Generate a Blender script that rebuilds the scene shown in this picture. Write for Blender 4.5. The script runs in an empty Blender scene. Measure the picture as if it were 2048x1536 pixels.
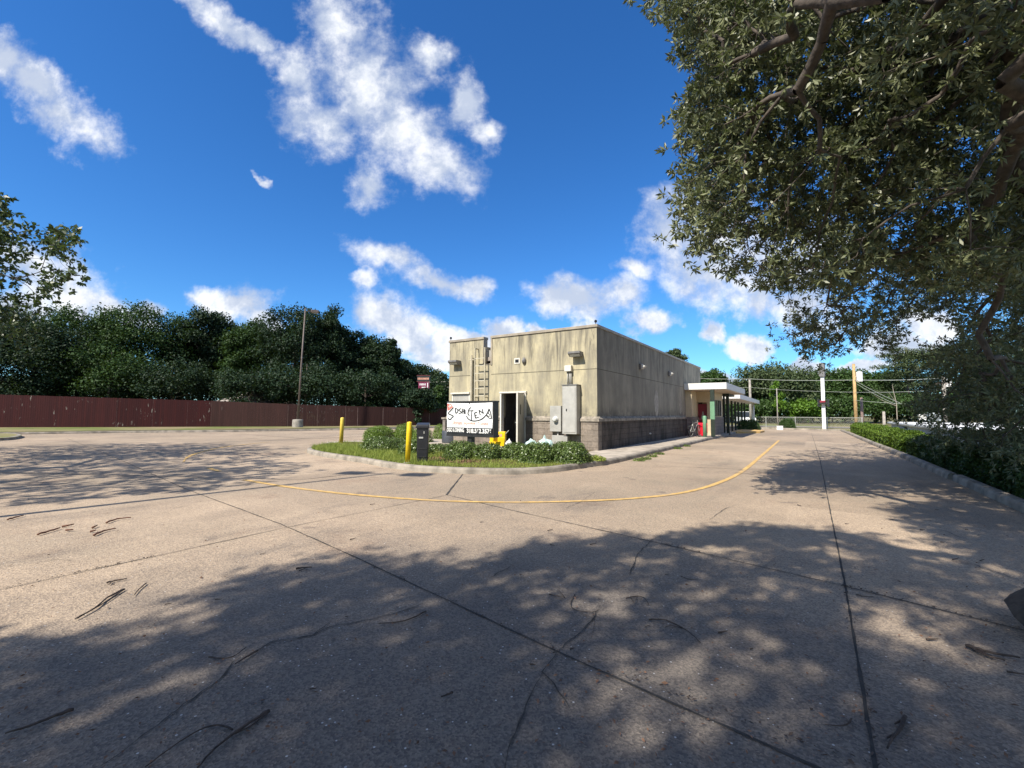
import bpy, bmesh, math, random
import numpy as np
from mathutils import Vector, Matrix
C = bpy.context.scene.collection
SC = bpy.context.scene
PI = math.pi
random.seed(7)
# ------------------------------------------------------------------ camera
R = np.array([[0.83177, 0.03144, 0.55423], [0.5551, -0.05625, -0.82988], [0.00508, 0.99792, -0.06424]])
EYE = np.array([0, 0, 1.4]); F = 900.0
cd = bpy.data.cameras.new('camera'); cam = bpy.data.objects.new('camera', cd); C.objects.link(cam)
cam.matrix_world = Matrix([[R[0][0], R[0][1], R[0][2], 0], [R[1][0], R[1][1], R[1][2], 0], [R[2][0], R[2][1], R[2][2], 1.4], [0, 0, 0, 1]])
cd.lens = F / 2048 * 36; cd.sensor_width = 36; cd.clip_end = 3000; cd.clip_start = 0.05
SC.camera = cam
# ------------------------------------------------------------------ sun, exposure
SUN_EL = math.radians(46)
hx, hy = -0.138, -0.990
TOSUN = np.array([hx * math.cos(SUN_EL), hy * math.cos(SUN_EL), math.sin(SUN_EL)])
sl = bpy.data.lights.new('sun', 'SUN'); sl.energy = 4.6; sl.angle = math.radians(0.55); sl.color = (1, 0.93, 0.82)
so = bpy.data.objects.new('sun', sl); C.objects.link(so)
so.rotation_euler = Vector(TOSUN).to_track_quat('Z', 'Y').to_euler(); so.location = (0, 0, 30)
SC.view_settings.view_transform = 'Standard'; SC.view_settings.look = 'None'; SC.view_settings.exposure = 0.82
SC.view_settings.gamma = 1
# ------------------------------------------------------------------ helpers: picture reading -> place in the world
def ray(px, py):
    return R @ np.array([px - 1024.0, 768.0 - py, -F])
def G(px, py, h=0.0):
    r = ray(px, py); t = (h - 1.4) / r[2]; return (r[0] * t, r[1] * t)
def P(px, py, z):
    return EYE + ray(px, py) * (z / F)
def onY(px, py, Y=14.6):
    r = ray(px, py); t = Y / r[1]; return (r[0] * t, 1.4 + r[2] * t)
def onX(px, py, X=-6.2):
    r = ray(px, py); t = X / r[0]; return (r[1] * t, 1.4 + r[2] * t)
def proj(p):
    q = (np.asarray(p) - EYE) @ R
    z = -q[..., 2]
    return 1024 + F * q[..., 0] / z, 768 - F * q[..., 1] / z, z
# ------------------------------------------------------------------ world: Nishita sky with clouds
W = bpy.data.worlds.new("World"); SC.world = W; W.use_nodes = True
nt = W.node_tree; nt.nodes.clear()
class NT:
    def __init__(s, t): s.t = t
    def n(s, typ, **kw):
        n = s.t.nodes.new(typ)
        for k, v in kw.items(): setattr(n, k, v)
        return n
    def l(s, a, b): s.t.links.new(a, b)
    def val(s, sock, v):
        if hasattr(v, 'is_output') or isinstance(v, bpy.types.NodeSocket): s.t.links.new(v, sock)
        else: sock.default_value = v
    def m(s, op, a, b=None, c=None, clamp=False):
        n = s.n('ShaderNodeMath', operation=op, use_clamp=clamp)
        s.val(n.inputs[0], a)
        if b is not None: s.val(n.inputs[1], b)
        if c is not None: s.val(n.inputs[2], c)
        return n.outputs[0]
    def vm(s, op, a, b=None, out=0):
        n = s.n('ShaderNodeVectorMath', operation=op)
        s.val(n.inputs[0], a)
        if b is not None: s.val(n.inputs[1], b)
        return n.outputs[out]
    def mapr(s, v, a, b, c=0, d=1, smooth=True):
        n = s.n('ShaderNodeMapRange'); n.interpolation_type = 'SMOOTHSTEP' if smooth else 'LINEAR'
        s.val(n.inputs[0], v)
        for i, q in enumerate((a, b, c, d)): n.inputs[i + 1].default_value = q
        return n.outputs[0]
    def noise(s, vec, scale, detail=4, rough=0.5, out='Fac', dim='3D'):
        n = s.n('ShaderNodeTexNoise'); n.noise_dimensions = dim
        if vec is not None: s.l(vec, n.inputs['Vector'])
        n.inputs['Scale'].default_value = scale; n.inputs['Detail'].default_value = detail; n.inputs['Roughness'].default_value = rough
        return n.outputs[out]
    def mix(s, fac, a, b, typ='MIX'):
        n = s.n('ShaderNodeMix', data_type='RGBA', blend_type=typ)
        s.val(n.inputs[0], fac)
        s.val(n.inputs[6], (*a, 1) if isinstance(a, tuple) and len(a) == 3 else a)
        s.val(n.inputs[7], (*b, 1) if isinstance(b, tuple) and len(b) == 3 else b)
        return n.outputs[2]
k = NT(nt)
sky = k.n('ShaderNodeTexSky', sky_type='NISHITA'); sky.sun_disc = False; sky.sun_elevation = SUN_EL
sky.sun_rotation = math.atan2(hx, hy); sky.air_density = 1.0; sky.dust_density = 0.3; sky.ozone_density = 2.5; sky.altitude = 100
hs = k.n('ShaderNodeHueSaturation'); hs.inputs['Saturation'].default_value = 1.22; hs.inputs['Value'].default_value = 1.0
k.l(sky.outputs[0], hs.inputs['Color'])
tc = k.n('ShaderNodeTexCoord'); d = tc.outputs['Generated']
fw = tuple(R @ np.array([0, 0, -1.0])); rt = tuple(R @ np.array([1.0, 0, 0])); upv = tuple(R @ np.array([0, 1.0, 0]))
# clouds are laid out on a fixed direction grid of the sky (units: tangent of the angle, 1/900)
dF = k.m('MAXIMUM', k.vm('DOT_PRODUCT', d, fw, 1), 0.05)
u = k.m('DIVIDE', k.vm('DOT_PRODUCT', d, rt, 1), dF); v = k.m('DIVIDE', k.vm('DOT_PRODUCT', d, upv, 1), dF)
cmb = k.n('ShaderNodeCombineXYZ'); k.l(u, cmb.inputs[0]); k.l(v, cmb.inputs[1]); uv = cmb.outputs[0]
nz = k.noise(uv, 5.0, 5, 0.62, 'Color')
nz1 = k.vm('SUBTRACT', nz, (0.5, 0.5, 0.5))
sc1 = k.n('ShaderNodeVectorMath', operation='SCALE'); k.l(nz1, sc1.inputs[0]); sc1.inputs[3].default_value = 0.13
uvw = k.vm('ADD', uv, sc1.outputs[0])
blobs = [(430,30,130,32,38),(520,95,70,28,40),(690,50,95,75,60),(740,150,120,95,40),(640,230,95,60,40),(800,250,150,75,35),(880,330,90,50,35),(930,190,38,60,-10),(860,100,40,40,20),(960,250,40,35,40),(735,370,42,50,60),(600,150,80,35,35),
 (60,150,90,55,35),(140,230,120,50,35),(10,110,60,45,20),(530,350,30,6,38),
 (770,520,75,26,20),(870,570,95,24,18),(950,585,35,22,0),(770,625,70,48,20),(830,665,80,40,30),(905,690,60,30,10),(880,715,60,22,0),(960,680,60,22,0),
 (1160,600,95,42,5),(1250,590,45,32,0),(1110,600,50,36,0),(1300,645,45,32,0),(1010,655,50,24,0),(1075,655,26,12,0),(1260,543,45,18,10),
 (1350,450,70,80,10),(1440,500,110,90,0),(1420,540,130,70,10),(1540,540,170,100,10),(1640,500,90,60,0),(1600,610,90,40,5),(1420,662,22,24,0),(1500,680,58,26,5),
 (60,520,110,60,15),(130,580,120,60,18),(230,615,80,32,25),(300,612,35,20,0),(30,620,120,60,0),(470,600,75,30,5),(520,630,40,24,30),(420,585,40,18,0),
 (1860,650,60,42,0),(1800,700,90,30,0),(1730,738,60,14,0),(1450,765,90,20,0),(1620,730,40,20,0),(730,560,26,14,0),(1990,560,50,30,0)]
mn = None
for (bx, by, ra, rb, ang) in blobs:
    mp = k.n('ShaderNodeMapping', vector_type='TEXTURE'); k.l(uvw, mp.inputs[0])
    mp.inputs[1].default_value = ((bx - 1024) / F, (768 - by) / F, 0); mp.inputs[2].default_value = (0, 0, -math.radians(ang))
    mp.inputs[3].default_value = (ra / F * 1.75, rb / F * 1.75, 1)
    L = k.vm('LENGTH', mp.outputs[0], None, 1)
    mn = L if mn is None else k.m('SMOOTH_MIN', mn, L, 0.18)
fb = k.noise(uv, 13.0, 9, 0.62)
fb2 = k.noise(uvw, 7.0, 6, 0.55)
dens = k.m('ADD', k.m('SUBTRACT', 0.74, mn), k.m('MULTIPLY', k.m('SUBTRACT', fb, 0.5), 1.35))
horizon = k.mapr(v, -0.06, 0.25, 1.0, 0.0)
hard = k.m('MULTIPLY', dens, k.m('ADD', 1.45, k.m('MULTIPLY', horizon, 2.3)))
alpha = k.mapr(hard, -0.02, 1.0, 0.0, 1.0)
fb3 = k.noise(k.vm('ADD', uvw, (0.012, 0.03, 0)), 13.0, 9, 0.62); shade = k.mapr(k.m('ADD', k.m('ADD', fb2, k.m('MULTIPLY', dens, -0.12)), k.m('MULTIPLY', k.m('SUBTRACT', fb, fb3), 0.65)), 0.34, 0.62, 0.0, 1.0)
ccol = k.mix(shade, (0.34, 0.385, 0.475), (0.62, 0.63, 0.65))
skyc = k.vm('MULTIPLY', hs.outputs[0], (0.046, 0.078, 0.106))
# unseen broken cloud added outside the view to whiten the fill in shadows
sepd = k.n('ShaderNodeSeparateXYZ'); k.l(d, sepd.inputs[0]); rawF = k.vm('DOT_PRODUCT', d, fw, 1)
outm = k.m('MAXIMUM', k.mapr(rawF, 0.25, 0.5, 1.0, 0.0), k.m('MAXIMUM', k.mapr(v, 0.98, 1.25, 0.0, 1.0), k.mapr(k.m('ABSOLUTE', u), 1.25, 1.5, 0.0, 1.0)))
fill_cloud = k.m('MULTIPLY', k.m('MULTIPLY', outm, k.mapr(k.noise(d, 3.2, 7, 0.6), 0.485, 0.60, 0.0, 1.0)), k.mapr(sepd.outputs[2], -0.02, 0.1, 0.0, 1.0))
alpha = k.m('MAXIMUM', alpha, fill_cloud)
final = k.mix(k.m('MULTIPLY', alpha, 0.96), skyc, ccol)
bg = k.n('ShaderNodeBackground'); k.l(final, bg.inputs[0]); bg.inputs[1].default_value = 1.0
ow = k.n('ShaderNodeOutputWorld'); k.l(bg.outputs[0], ow.inputs[0])

# ------------------------------------------------------------------ materials
def mat(name, col, rough=0.7, metal=0.0, var=0.15, nscale=6.0, bump=0.0, bscale=30, spec=0.5, coat=0):
    m = bpy.data.materials.new(name); m.use_nodes = True; t = m.node_tree; b = t.nodes['Principled BSDF']; q = NT(t)
    co = q.n('ShaderNodeTexCoord').outputs['Object']
    nf = q.noise(co, nscale, 5, 0.6)
    a = tuple(c * (1 - var) for c in col); bb = tuple(min(1, c * (1 + var)) for c in col)
    q.l(q.mix(q.mapr(nf, 0.3, 0.7), a, bb), b.inputs['Base Color'])
    b.inputs['Roughness'].default_value = rough; b.inputs['Metallic'].default_value = metal
    b.inputs['Specular IOR Level'].default_value = spec
    if coat: b.inputs['Coat Weight'].default_value = coat
    if bump:
        bp = q.n('ShaderNodeBump'); bp.inputs['Strength'].default_value = bump; bp.inputs['Distance'].default_value = 0.01
        q.l(q.noise(co, bscale, 4), bp.inputs['Height']); q.l(bp.outputs[0], b.inputs['Normal'])
    return m
def leafmat(name, c1, c2, rough=0.45, trans=0.25, spec=0.5, clump=0.5):
    m = bpy.data.materials.new(name); m.use_nodes = True; t = m.node_tree; t.nodes.clear(); q = NT(t)
    geo = q.n('ShaderNodeNewGeometry')
    nn = q.noise(geo.outputs['Position'], clump, 2)
    f = q.m('ADD', q.m('MULTIPLY', geo.outputs['Random Per Island'], 0.6), q.m('MULTIPLY', q.mapr(nn, 0.3, 0.7), 0.4))
    col = q.mix(f, c1, c2)
    b = q.n('ShaderNodeBsdfPrincipled'); q.l(col, b.inputs['Base Color']); b.inputs['Roughness'].default_value = rough
    b.inputs['Specular IOR Level'].default_value = spec
    tr = q.n('ShaderNodeBsdfTranslucent'); q.l(q.mix(0.5, col, (0.10, 0.16, 0.01)), tr.inputs[0])
    mx = q.n('ShaderNodeMixShader'); mx.inputs[0].default_value = trans; q.l(b.outputs[0], mx.inputs[1]); q.l(tr.outputs[0], mx.inputs[2])
    o = q.n('ShaderNodeOutputMaterial'); q.l(mx.outputs[0], o.inputs[0])
    return m
M = {}
def concrete_lot():
    m = bpy.data.materials.new('exposed_aggregate'); m.use_nodes = True; t = m.node_tree; b = t.nodes['Principled BSDF']; q = NT(t)
    co = q.n('ShaderNodeNewGeometry').outputs['Position']
    big = q.noise(co, 0.22, 5, 0.6); mid = q.noise(co, 1.3, 6, 0.65)
    base = q.mix(q.mapr(big, 0.35, 0.65), (0.265, 0.215, 0.158), (0.385, 0.300, 0.215))
    base = q.mix(q.mapr(mid, 0.35, 0.75), base, (0.305, 0.238, 0.172))
    sxy = q.n('ShaderNodeSeparateXYZ'); q.l(co, sxy.inputs[0])
    slab = q.n('ShaderNodeCombineXYZ'); q.l(q.m('FLOOR', q.m('DIVIDE', q.m('ADD', sxy.outputs[0], 0.35), 4.6)), slab.inputs[0]); q.l(q.m('FLOOR', q.m('DIVIDE', q.m('SUBTRACT', q.m('ADD', sxy.outputs[1], q.m('MULTIPLY', sxy.outputs[0], 0.12)), 3.2), 5.0)), slab.inputs[1])
    wn_ = q.n('ShaderNodeTexWhiteNoise'); wn_.noise_dimensions = '2D'; q.l(slab.outputs[0], wn_.inputs['Vector'])
    sv = q.n('ShaderNodeCombineXYZ'); 
    for i_ in range(3): q.l(q.m('ADD', 0.87, q.m('MULTIPLY', wn_.outputs['Value'], 0.22)), sv.inputs[i_])
    base = q.mix(1.0, base, sv.outputs[0], 'MULTIPLY')
    blot = q.mapr(q.noise(co, 0.55, 7, 0.7), 0.55, 0.7, 0, 0.55); base = q.mix(blot, base, (0.22, 0.15, 0.105))
    drops = q.n('ShaderNodeTexVoronoi'); drops.inputs['Scale'].default_value = 0.9; q.l(q.vm('ADD', co, q.noise(co, 2.0, 3, .5, 'Color')), drops.inputs['Vector'])
    base = q.mix(q.mapr(drops.outputs['Distance'], 0.05, 0.16, 0.5, 0.0), base, (0.12, 0.095, 0.08))
    # drip and tyre stains
    st = q.noise(q.vm('MULTIPLY', co, (1.0, 0.35, 1)), 0.75, 6, 0.65)
    base = q.mix(q.mapr(st, 0.50, 0.75, 0, 0.65), base, (0.13, 0.11, 0.092))
    # oily slab near the tree; foreground shade is darkened into its colour too
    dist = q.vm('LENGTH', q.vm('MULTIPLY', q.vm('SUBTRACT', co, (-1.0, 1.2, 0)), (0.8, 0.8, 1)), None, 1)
    oil_and_shade = q.mapr(q.m('ADD', dist, q.m('MULTIPLY', q.noise(co, 1.6, 5), 2.6)), 2.4, 5.2, 0.8, 0.0)
    base = q.mix(oil_and_shade, base, (0.11, 0.10, 0.092))
    gr = q.n('ShaderNodeTexVoronoi'); gr.inputs['Scale'].default_value = 95; q.l(co, gr.inputs['Vector'])
    gcol = q.n('ShaderNodeSeparateColor'); q.l(gr.outputs['Color'], gcol.inputs[0])
    peb = q.mix(q.mapr(gcol.outputs[0], 0.0, 1.0, 0, 1, False), (0.55, 0.55, 0.58), (1.45, 1.42, 1.36))
    base = q.mix(0.8, base, q.mix(1.0, base, peb, 'MULTIPLY'))
    wh = q.n('ShaderNodeTexVoronoi'); wh.inputs['Scale'].default_value = 30; q.l(co, wh.inputs['Vector'])
    wc = q.n('ShaderNodeSeparateColor'); q.l(wh.outputs['Color'], wc.inputs[0])
    fleck = q.m('MULTIPLY', q.m('LESS_THAN', wh.outputs['Distance'], 0.16), q.m('GREATER_THAN', wc.outputs[1], 0.88))
    base = q.mix(q.m('MULTIPLY', fleck, 0.75), base, (0.55, 0.53, 0.5))
    fine = q.noise(co, 260, 2)
    base = q.mix(0.5, base, q.mix(1.0, base, q.mix(fine, (0.45, 0.45, 0.45), (1.55, 1.55, 1.55)), 'MULTIPLY'))
    q.l(base, b.inputs['Base Color']); b.inputs['Roughness'].default_value = 0.88; b.inputs['Specular IOR Level'].default_value = 0.3
    bp = q.n('ShaderNodeBump'); bp.inputs['Strength'].default_value = 0.5; bp.inputs['Distance'].default_value = 0.006
    q.l(q.m('ADD', gr.outputs['Distance'], q.m('MULTIPLY', q.noise(co, 40, 3), 1.0)), bp.inputs['Height']); q.l(bp.outputs[0], b.inputs['Normal'])
    return m
def stucco(name, c1, c2, dirt):
    m = bpy.data.materials.new(name); m.use_nodes = True; t = m.node_tree; b = t.nodes['Principled BSDF']; q = NT(t)
    co = q.n('ShaderNodeNewGeometry').outputs['Position']
    sep = q.n('ShaderNodeSeparateXYZ'); q.l(co, sep.inputs[0])
    blotch = q.noise(co, 0.9, 6, 0.65)
    base = q.mix(q.mapr(blotch, 0.35, 0.68), c1, c2)
    wp = q.noise(q.vm('MULTIPLY', co, (0.9, 0.9, 0.15)), 1.0, 3)
    wv_ = q.n('ShaderNodeCombineXYZ'); q.l(q.m('MULTIPLY', wp, 9.0), wv_.inputs[0]); q.l(q.m('MULTIPLY', wp, 9.0), wv_.inputs[1])
    strk = q.noise(q.vm('ADD', q.vm('MULTIPLY', co, (4.5, 4.5, 0.5)), wv_.outputs[0]), 1.0, 7, 0.68)
    # rain streaks start at the coping and at the score line and thin out downwards
    top = q.mapr(sep.outputs[2], 2.6, 4.1, 0.45, 1.25); low = q.mapr(sep.outputs[2], 1.2, 2.2, 1.0, 0.35)
    ss = q.m('MULTIPLY', q.mapr(strk, 0.45, 0.64), q.m('MAXIMUM', top, low))
    wide = q.mapr(q.noise(q.vm('MULTIPLY', co, (1.6, 1.6, 0.25)), 1.0, 4, 0.6), 0.42, 0.68)
    ss = q.m('MULTIPLY', ss, q.m('ADD', 0.35, q.m('MULTIPLY', wide, 0.75)))
    base = q.mix(q.m('MULTIPLY', ss, dirt), base, (0.12, 0.11, 0.085))
    base = q.mix(q.m('MULTIPLY', wide, dirt * 0.55), base, (0.19, 0.175, 0.14))
    sm = q.mapr(q.noise(q.vm('MULTIPLY', co, (2.5, 2.5, 1.2)), 1.0, 7, 0.75), 0.45, 0.62)
    base = q.mix(q.m('MULTIPLY', sm, dirt * 0.4), base, (0.20, 0.185, 0.15))
    drip = q.m('MULTIPLY', q.mapr(q.noise(q.vm('MULTIPLY', co, (15, 15, 0.4)), 1.0, 4, 0.65), 0.50, 0.66), q.m('MULTIPLY', q.mapr(sep.outputs[2], 2.9, 4.3, 0.0, 1.0), q.mapr(q.noise(q.vm('MULTIPLY', co, (1.3, 1.3, .2)), 1.0, 4), 0.42, 0.6)))
    base = q.mix(q.m('MULTIPLY', drip, dirt*.8), base, (0.10, 0.09, 0.07))
    foot = q.m('MULTIPLY', q.mapr(sep.outputs[2], 1.25, 1.75, 1.0, 0.0), q.mapr(q.noise(co, 3.0, 5, 0.7), 0.35, 0.65))
    base = q.mix(q.m('MULTIPLY', foot, dirt * 0.9), base, (0.10, 0.095, 0.085))
    q.l(base, b.inputs['Base Color']); b.inputs['Roughness'].default_value = 0.92; b.inputs['Specular IOR Level'].default_value = 0.2
    bp = q.n('ShaderNodeBump'); bp.inputs['Strength'].default_value = 0.35; bp.inputs['Distance'].default_value = 0.01
    q.l(q.noise(co, 25, 5, 0.7), bp.inputs['Height']); q.l(bp.outputs[0], b.inputs['Normal'])
    return m
def blockmat(name, c1, c2, dirt):
    m = bpy.data.materials.new(name); m.use_nodes = True; t = m.node_tree; b = t.nodes['Principled BSDF']; q = NT(t)
    co = q.n('ShaderNodeNewGeometry').outputs['Position']
    sep = q.n('ShaderNodeSeparateXYZ'); q.l(co, sep.inputs[0])
    cb = q.n('ShaderNodeCombineXYZ'); q.l(q.m('ADD', sep.outputs[0], sep.outputs[1]), cb.inputs[0]); q.l(q.m('SUBTRACT', sep.outputs[2], 0.02), cb.inputs[1])
    br = q.n('ShaderNodeTexBrick'); q.l(cb.outputs[0], br.inputs['Vector']); br.inputs['Scale'].default_value = 1.0
    br.inputs['Brick Width'].default_value = 0.4; br.inputs['Row Height'].default_value = 0.2; br.inputs['Mortar Size'].default_value = 0.008
    br.inputs['Color1'].default_value = (*c1, 1); br.inputs['Color2'].default_value = (*c2, 1); br.inputs['Mortar'].default_value = (c1[0]*.78, c1[1]*.78, c1[2]*.78, 1)
    nn = q.noise(co, 14, 6, 0.7)
    base = q.mix(0.85, br.outputs[0], q.mix(1.0, br.outputs[0], q.mix(nn, (0.35, 0.35, 0.35), (1.7, 1.65, 1.6)), 'MULTIPLY'))
    dn = q.mapr(q.noise(q.vm('MULTIPLY', co, (2.2, 2.2, 0.7)), 1.0, 6, 0.65), 0.4, 0.66)
    base = q.mix(q.m('MULTIPLY', dn, dirt), base, (0.03, 0.028, 0.026))
    q.l(base, b.inputs['Base Color']); b.inputs['Roughness'].default_value = 0.95; b.inputs['Specular IOR Level'].default_value = 0.2
    bp = q.n('ShaderNodeBump'); bp.inputs['Strength'].default_value = 0.9; bp.inputs['Distance'].default_value = 0.03
    q.l(q.m('ADD', q.m('MULTIPLY', br.outputs['Fac'], -1.2), nn), bp.inputs['Height']); q.l(bp.outputs[0], b.inputs['Normal'])
    return m
def fencemat(name, c1, c2, peel):
    m = bpy.data.materials.new(name); m.use_nodes = True; t = m.node_tree; b = t.nodes['Principled BSDF']; q = NT(t)
    co = q.n('ShaderNodeNewGeometry').outputs['Position']
    rnd = q.n('ShaderNodeNewGeometry').outputs['Random Per Island']
    base = q.mix(rnd, c1, c2)
    g = q.noise(q.vm('MULTIPLY', co, (9, 9, 0.8)), 1.0, 5, 0.7)
    base = q.mix(q.mapr(g, 0.4, 0.7, 0, 0.5), base, tuple(c * 0.5 for c in c1))
    pe = q.m('MULTIPLY', q.mapr(q.noise(q.vm('MULTIPLY', co, (5, 5, 1.6)), 1.0, 5, 0.6), 0.62, 0.66), q.mapr(q.noise(co, 0.45, 3), 0.46, 0.54))
    base = q.mix(q.m('MULTIPLY', pe, peel), base, (0.17, 0.15, 0.13))
    q.l(base, b.inputs['Base Color']); b.inputs['Roughness'].default_value = 0.85; b.inputs['Specular IOR Level'].default_value = 0.2
    return m
def grassbase(name, c1, c2, c3, s=0.6):
    m = bpy.data.materials.new(name); m.use_nodes = True; t = m.node_tree; b = t.nodes['Principled BSDF']; q = NT(t)
    co = q.n('ShaderNodeNewGeometry').outputs['Position']
    base = q.mix(q.mapr(q.noise(co, s, 6, 0.65), 0.35, 0.65), c1, c2)
    base = q.mix(q.mapr(q.noise(co, s * 3.7, 6, 0.7), 0.48, 0.68), base, c3)
    base = q.mix(0.7, base, q.mix(1.0, base, q.mix(q.noise(co, 40, 3), (0.4, 0.4, 0.4), (1.6, 1.6, 1.6)), 'MULTIPLY'))
    q.l(base, b.inputs['Base Color']); b.inputs['Roughness'].default_value = 1; b.inputs['Specular IOR Level'].default_value = 0.1
    return m
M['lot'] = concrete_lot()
M['walk'] = mat('walk_concrete', (0.36, 0.31, 0.25), 0.9, var=0.25, nscale=3, bump=0.4, bscale=60)
M['curb'] = mat('curb_concrete', (0.235, 0.205, 0.165), 0.9, var=0.4, nscale=2.5, bump=0.5, bscale=40)
M['joint'] = mat('joint_tar', (0.035, 0.032, 0.028), 0.9, var=0.4, nscale=9)
M['crack'] = mat('crack_dirt', (0.045, 0.04, 0.034), 1, var=0.5, nscale=20)
M['ground'] = grassbase('ground_grass', (0.09, 0.10, 0.035), (0.16, 0.13, 0.07), (0.05, 0.06, 0.02), 0.35)
M['islandbase'] = grassbase('island_soil', (0.12, 0.13, 0.035), (0.10, 0.065, 0.035), (0.06, 0.07, 0.02), 1.4)
M['field'] = grassbase('field', (0.13, 0.16, 0.045), (0.24, 0.19, 0.11), (0.10, 0.12, 0.04), 0.12)
M['asphalt'] = mat('road', (0.16, 0.14, 0.12), 0.9, var=0.2, nscale=1)
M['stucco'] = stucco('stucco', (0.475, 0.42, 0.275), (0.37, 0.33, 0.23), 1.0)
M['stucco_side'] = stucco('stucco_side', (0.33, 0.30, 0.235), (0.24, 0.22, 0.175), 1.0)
M['stucco_in'] = stucco('stucco_canopy_wall', (0.55, 0.46, 0.31), (0.50, 0.42, 0.28), 0.25)
M['block'] = blockmat('split_block', (0.27, 0.23, 0.19), (0.20, 0.17, 0.145), 0.35)
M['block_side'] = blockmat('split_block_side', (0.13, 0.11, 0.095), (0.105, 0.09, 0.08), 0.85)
M['block_pier'] = blockmat('split_block_pier', (0.24, 0.21, 0.19), (0.20, 0.18, 0.165), 0.1)
M['cap'] = mat('metal_coping', (0.30, 0.26, 0.20), 0.5, var=0.2, nscale=3)
M['ledge'] = mat('ledge_stone', (0.24, 0.21, 0.17), 0.9, var=0.45, nscale=5, bump=0.4)
M['score'] = mat('score_line', (0.10, 0.09, 0.06), 0.9)
M['grey'] = mat('grey_paint_metal', (0.34, 0.33, 0.30), 0.45, var=0.12, nscale=3)
M['greyd'] = mat('dark_grey_metal', (0.16, 0.155, 0.15), 0.5, var=0.2)
M['lens'] = mat('lamp_lens', (0.55, 0.55, 0.52), 0.2, var=0.1)
M['black'] = mat('black_plastic', (0.012, 0.012, 0.014), 0.35, var=0.3)
M['blackm'] = mat('black_metal', (0.02, 0.019, 0.018), 0.45, var=0.3)
M['white'] = mat('white_paint', (0.72, 0.71, 0.68), 0.5, var=0.06)
M['whitej'] = mat('white_jamb', (0.60, 0.57, 0.50), 0.5, var=0.08)
M['yellow'] = mat('yellow_paint', (0.62, 0.46, 0.06), 0.5, var=0.12, nscale=14)
M['yellowb'] = mat('yellow_paint_bright', (0.70, 0.49, 0.01), 0.42, var=0.15, nscale=10)
M['yplastic'] = mat('yellow_plastic', (0.80, 0.52, 0.01), 0.35, var=0.08)
M['ylw'] = mat('lane_paint', (0.53, 0.335, 0.10), 0.85, var=0.25, nscale=7)
_q = NT(M['ylw'].node_tree); _b = M['ylw'].node_tree.nodes['Principled BSDF']; _co = _q.n('ShaderNodeNewGeometry').outputs['Position']
_lk = _b.inputs['Base Color'].links[0].from_socket; _m = _q.mix(_q.mapr(_q.noise(_co, 28, 6, .75), 0.50, 0.66), _lk, (0.36, 0.265, 0.18)); _m = _q.mix(_q.mapr(_q.noise(_co, 1.1, 4, .6), 0.5, 0.72, 0, .6), _m, (0.36, 0.27, 0.18)); _q.l(_m, _b.inputs['Base Color'])
M['greenp'] = mat('green_paint', (0.13, 0.27, 0.16), 0.5, var=0.12)
M['darkgreen'] = mat('dark_green_post', (0.012, 0.022, 0.014), 0.5, var=0.2)
M['red'] = mat('red_plastic', (0.62, 0.01, 0.03), 0.35, var=0.08)
M['darkred'] = mat('dark_red_door', (0.22, 0.015, 0.03), 0.5, var=0.1)
M['soffit'] = mat('soffit', (0.55, 0.47, 0.36), 0.7, var=0.1)
M['fascia'] = mat('fascia_white', (0.62, 0.62, 0.59), 0.45, var=0.04)
M['interior'] = mat('dark_interior', (0.30, 0.29, 0.28), 0.9)
M['glass'] = mat('dark_glass', (0.02, 0.025, 0.03), 0.08, var=0.2)
M['bag'] = mat('plastic_bag', (0.45, 0.60, 0.56), 0.35, var=0.12, nscale=9, bump=0.8, bscale=12)
M['wood'] = mat('pole_wood', (0.42, 0.27, 0.12), 0.85, var=0.25, nscale=5)
M['woodg'] = mat('old_pole_wood', (0.20, 0.14, 0.12), 0.9, var=0.25, nscale=5)
M['bark'] = mat('bark', (0.075, 0.06, 0.048), 0.95, var=0.4, nscale=9, bump=1.0, bscale=22)
M['barkl'] = mat('pale_bark', (0.30, 0.26, 0.21), 0.9, var=0.3, nscale=9)
M['twig'] = mat('twig', (0.055, 0.038, 0.028), 0.9, var=0.5, nscale=25)
M['pinebark'] = mat('bark_flake', (0.13, 0.055, 0.032), 0.9, var=0.5, nscale=25)
M['fred'] = fencemat('fence_red', (0.044, 0.009, 0.009), (0.031, 0.007, 0.008), 0.9)
M['fbrown'] = fencemat('fence_brown', (0.050, 0.022, 0.019), (0.038, 0.017, 0.015), 0.2)
M['steel'] = mat('galvanised', (0.42, 0.42, 0.38), 0.5, 0.3, var=0.15)
M['rust'] = mat('bronze_pole', (0.11, 0.085, 0.07), 0.6, var=0.3)
M['roofg'] = mat('house_roof', (0.30, 0.26, 0.23), 0.9)
M['wire'] = mat('cable', (0.33, 0.34, 0.28), 0.5)
M['conc'] = mat('pier_concrete', (0.27, 0.245, 0.21), 0.95, var=0.25, nscale=3, bump=0.4)
M['rubber'] = mat('rubber', (0.015, 0.015, 0.015), 0.8)
M['bluepaint'] = mat('blue_paint', (0.16, 0.30, 0.42), 0.7, var=0.3)
M['litter'] = mat('dry_leaves', (0.16, 0.085, 0.05), 0.9, var=0.5, nscale=12)
M['pink'] = mat('magenta_panel', (0.16, 0.012, 0.05), 0.5)
M['orange'] = mat('faded_orange_ink', (0.66, 0.33, 0.22), 0.6)
M['ink'] = mat('black_ink', (0.03, 0.03, 0.03), 0.6)
M['rink'] = mat('faded_red_ink', (0.62, 0.16, 0.12), 0.6)
M['banner'] = mat('vinyl_banner', (0.74, 0.75, 0.74), 0.45, var=0.04)
M['oakleaf'] = leafmat('oak_leaf', (0.055, 0.072, 0.030), (0.24, 0.255, 0.13), 0.45, 0.22, 0.5, 1.2)
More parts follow.
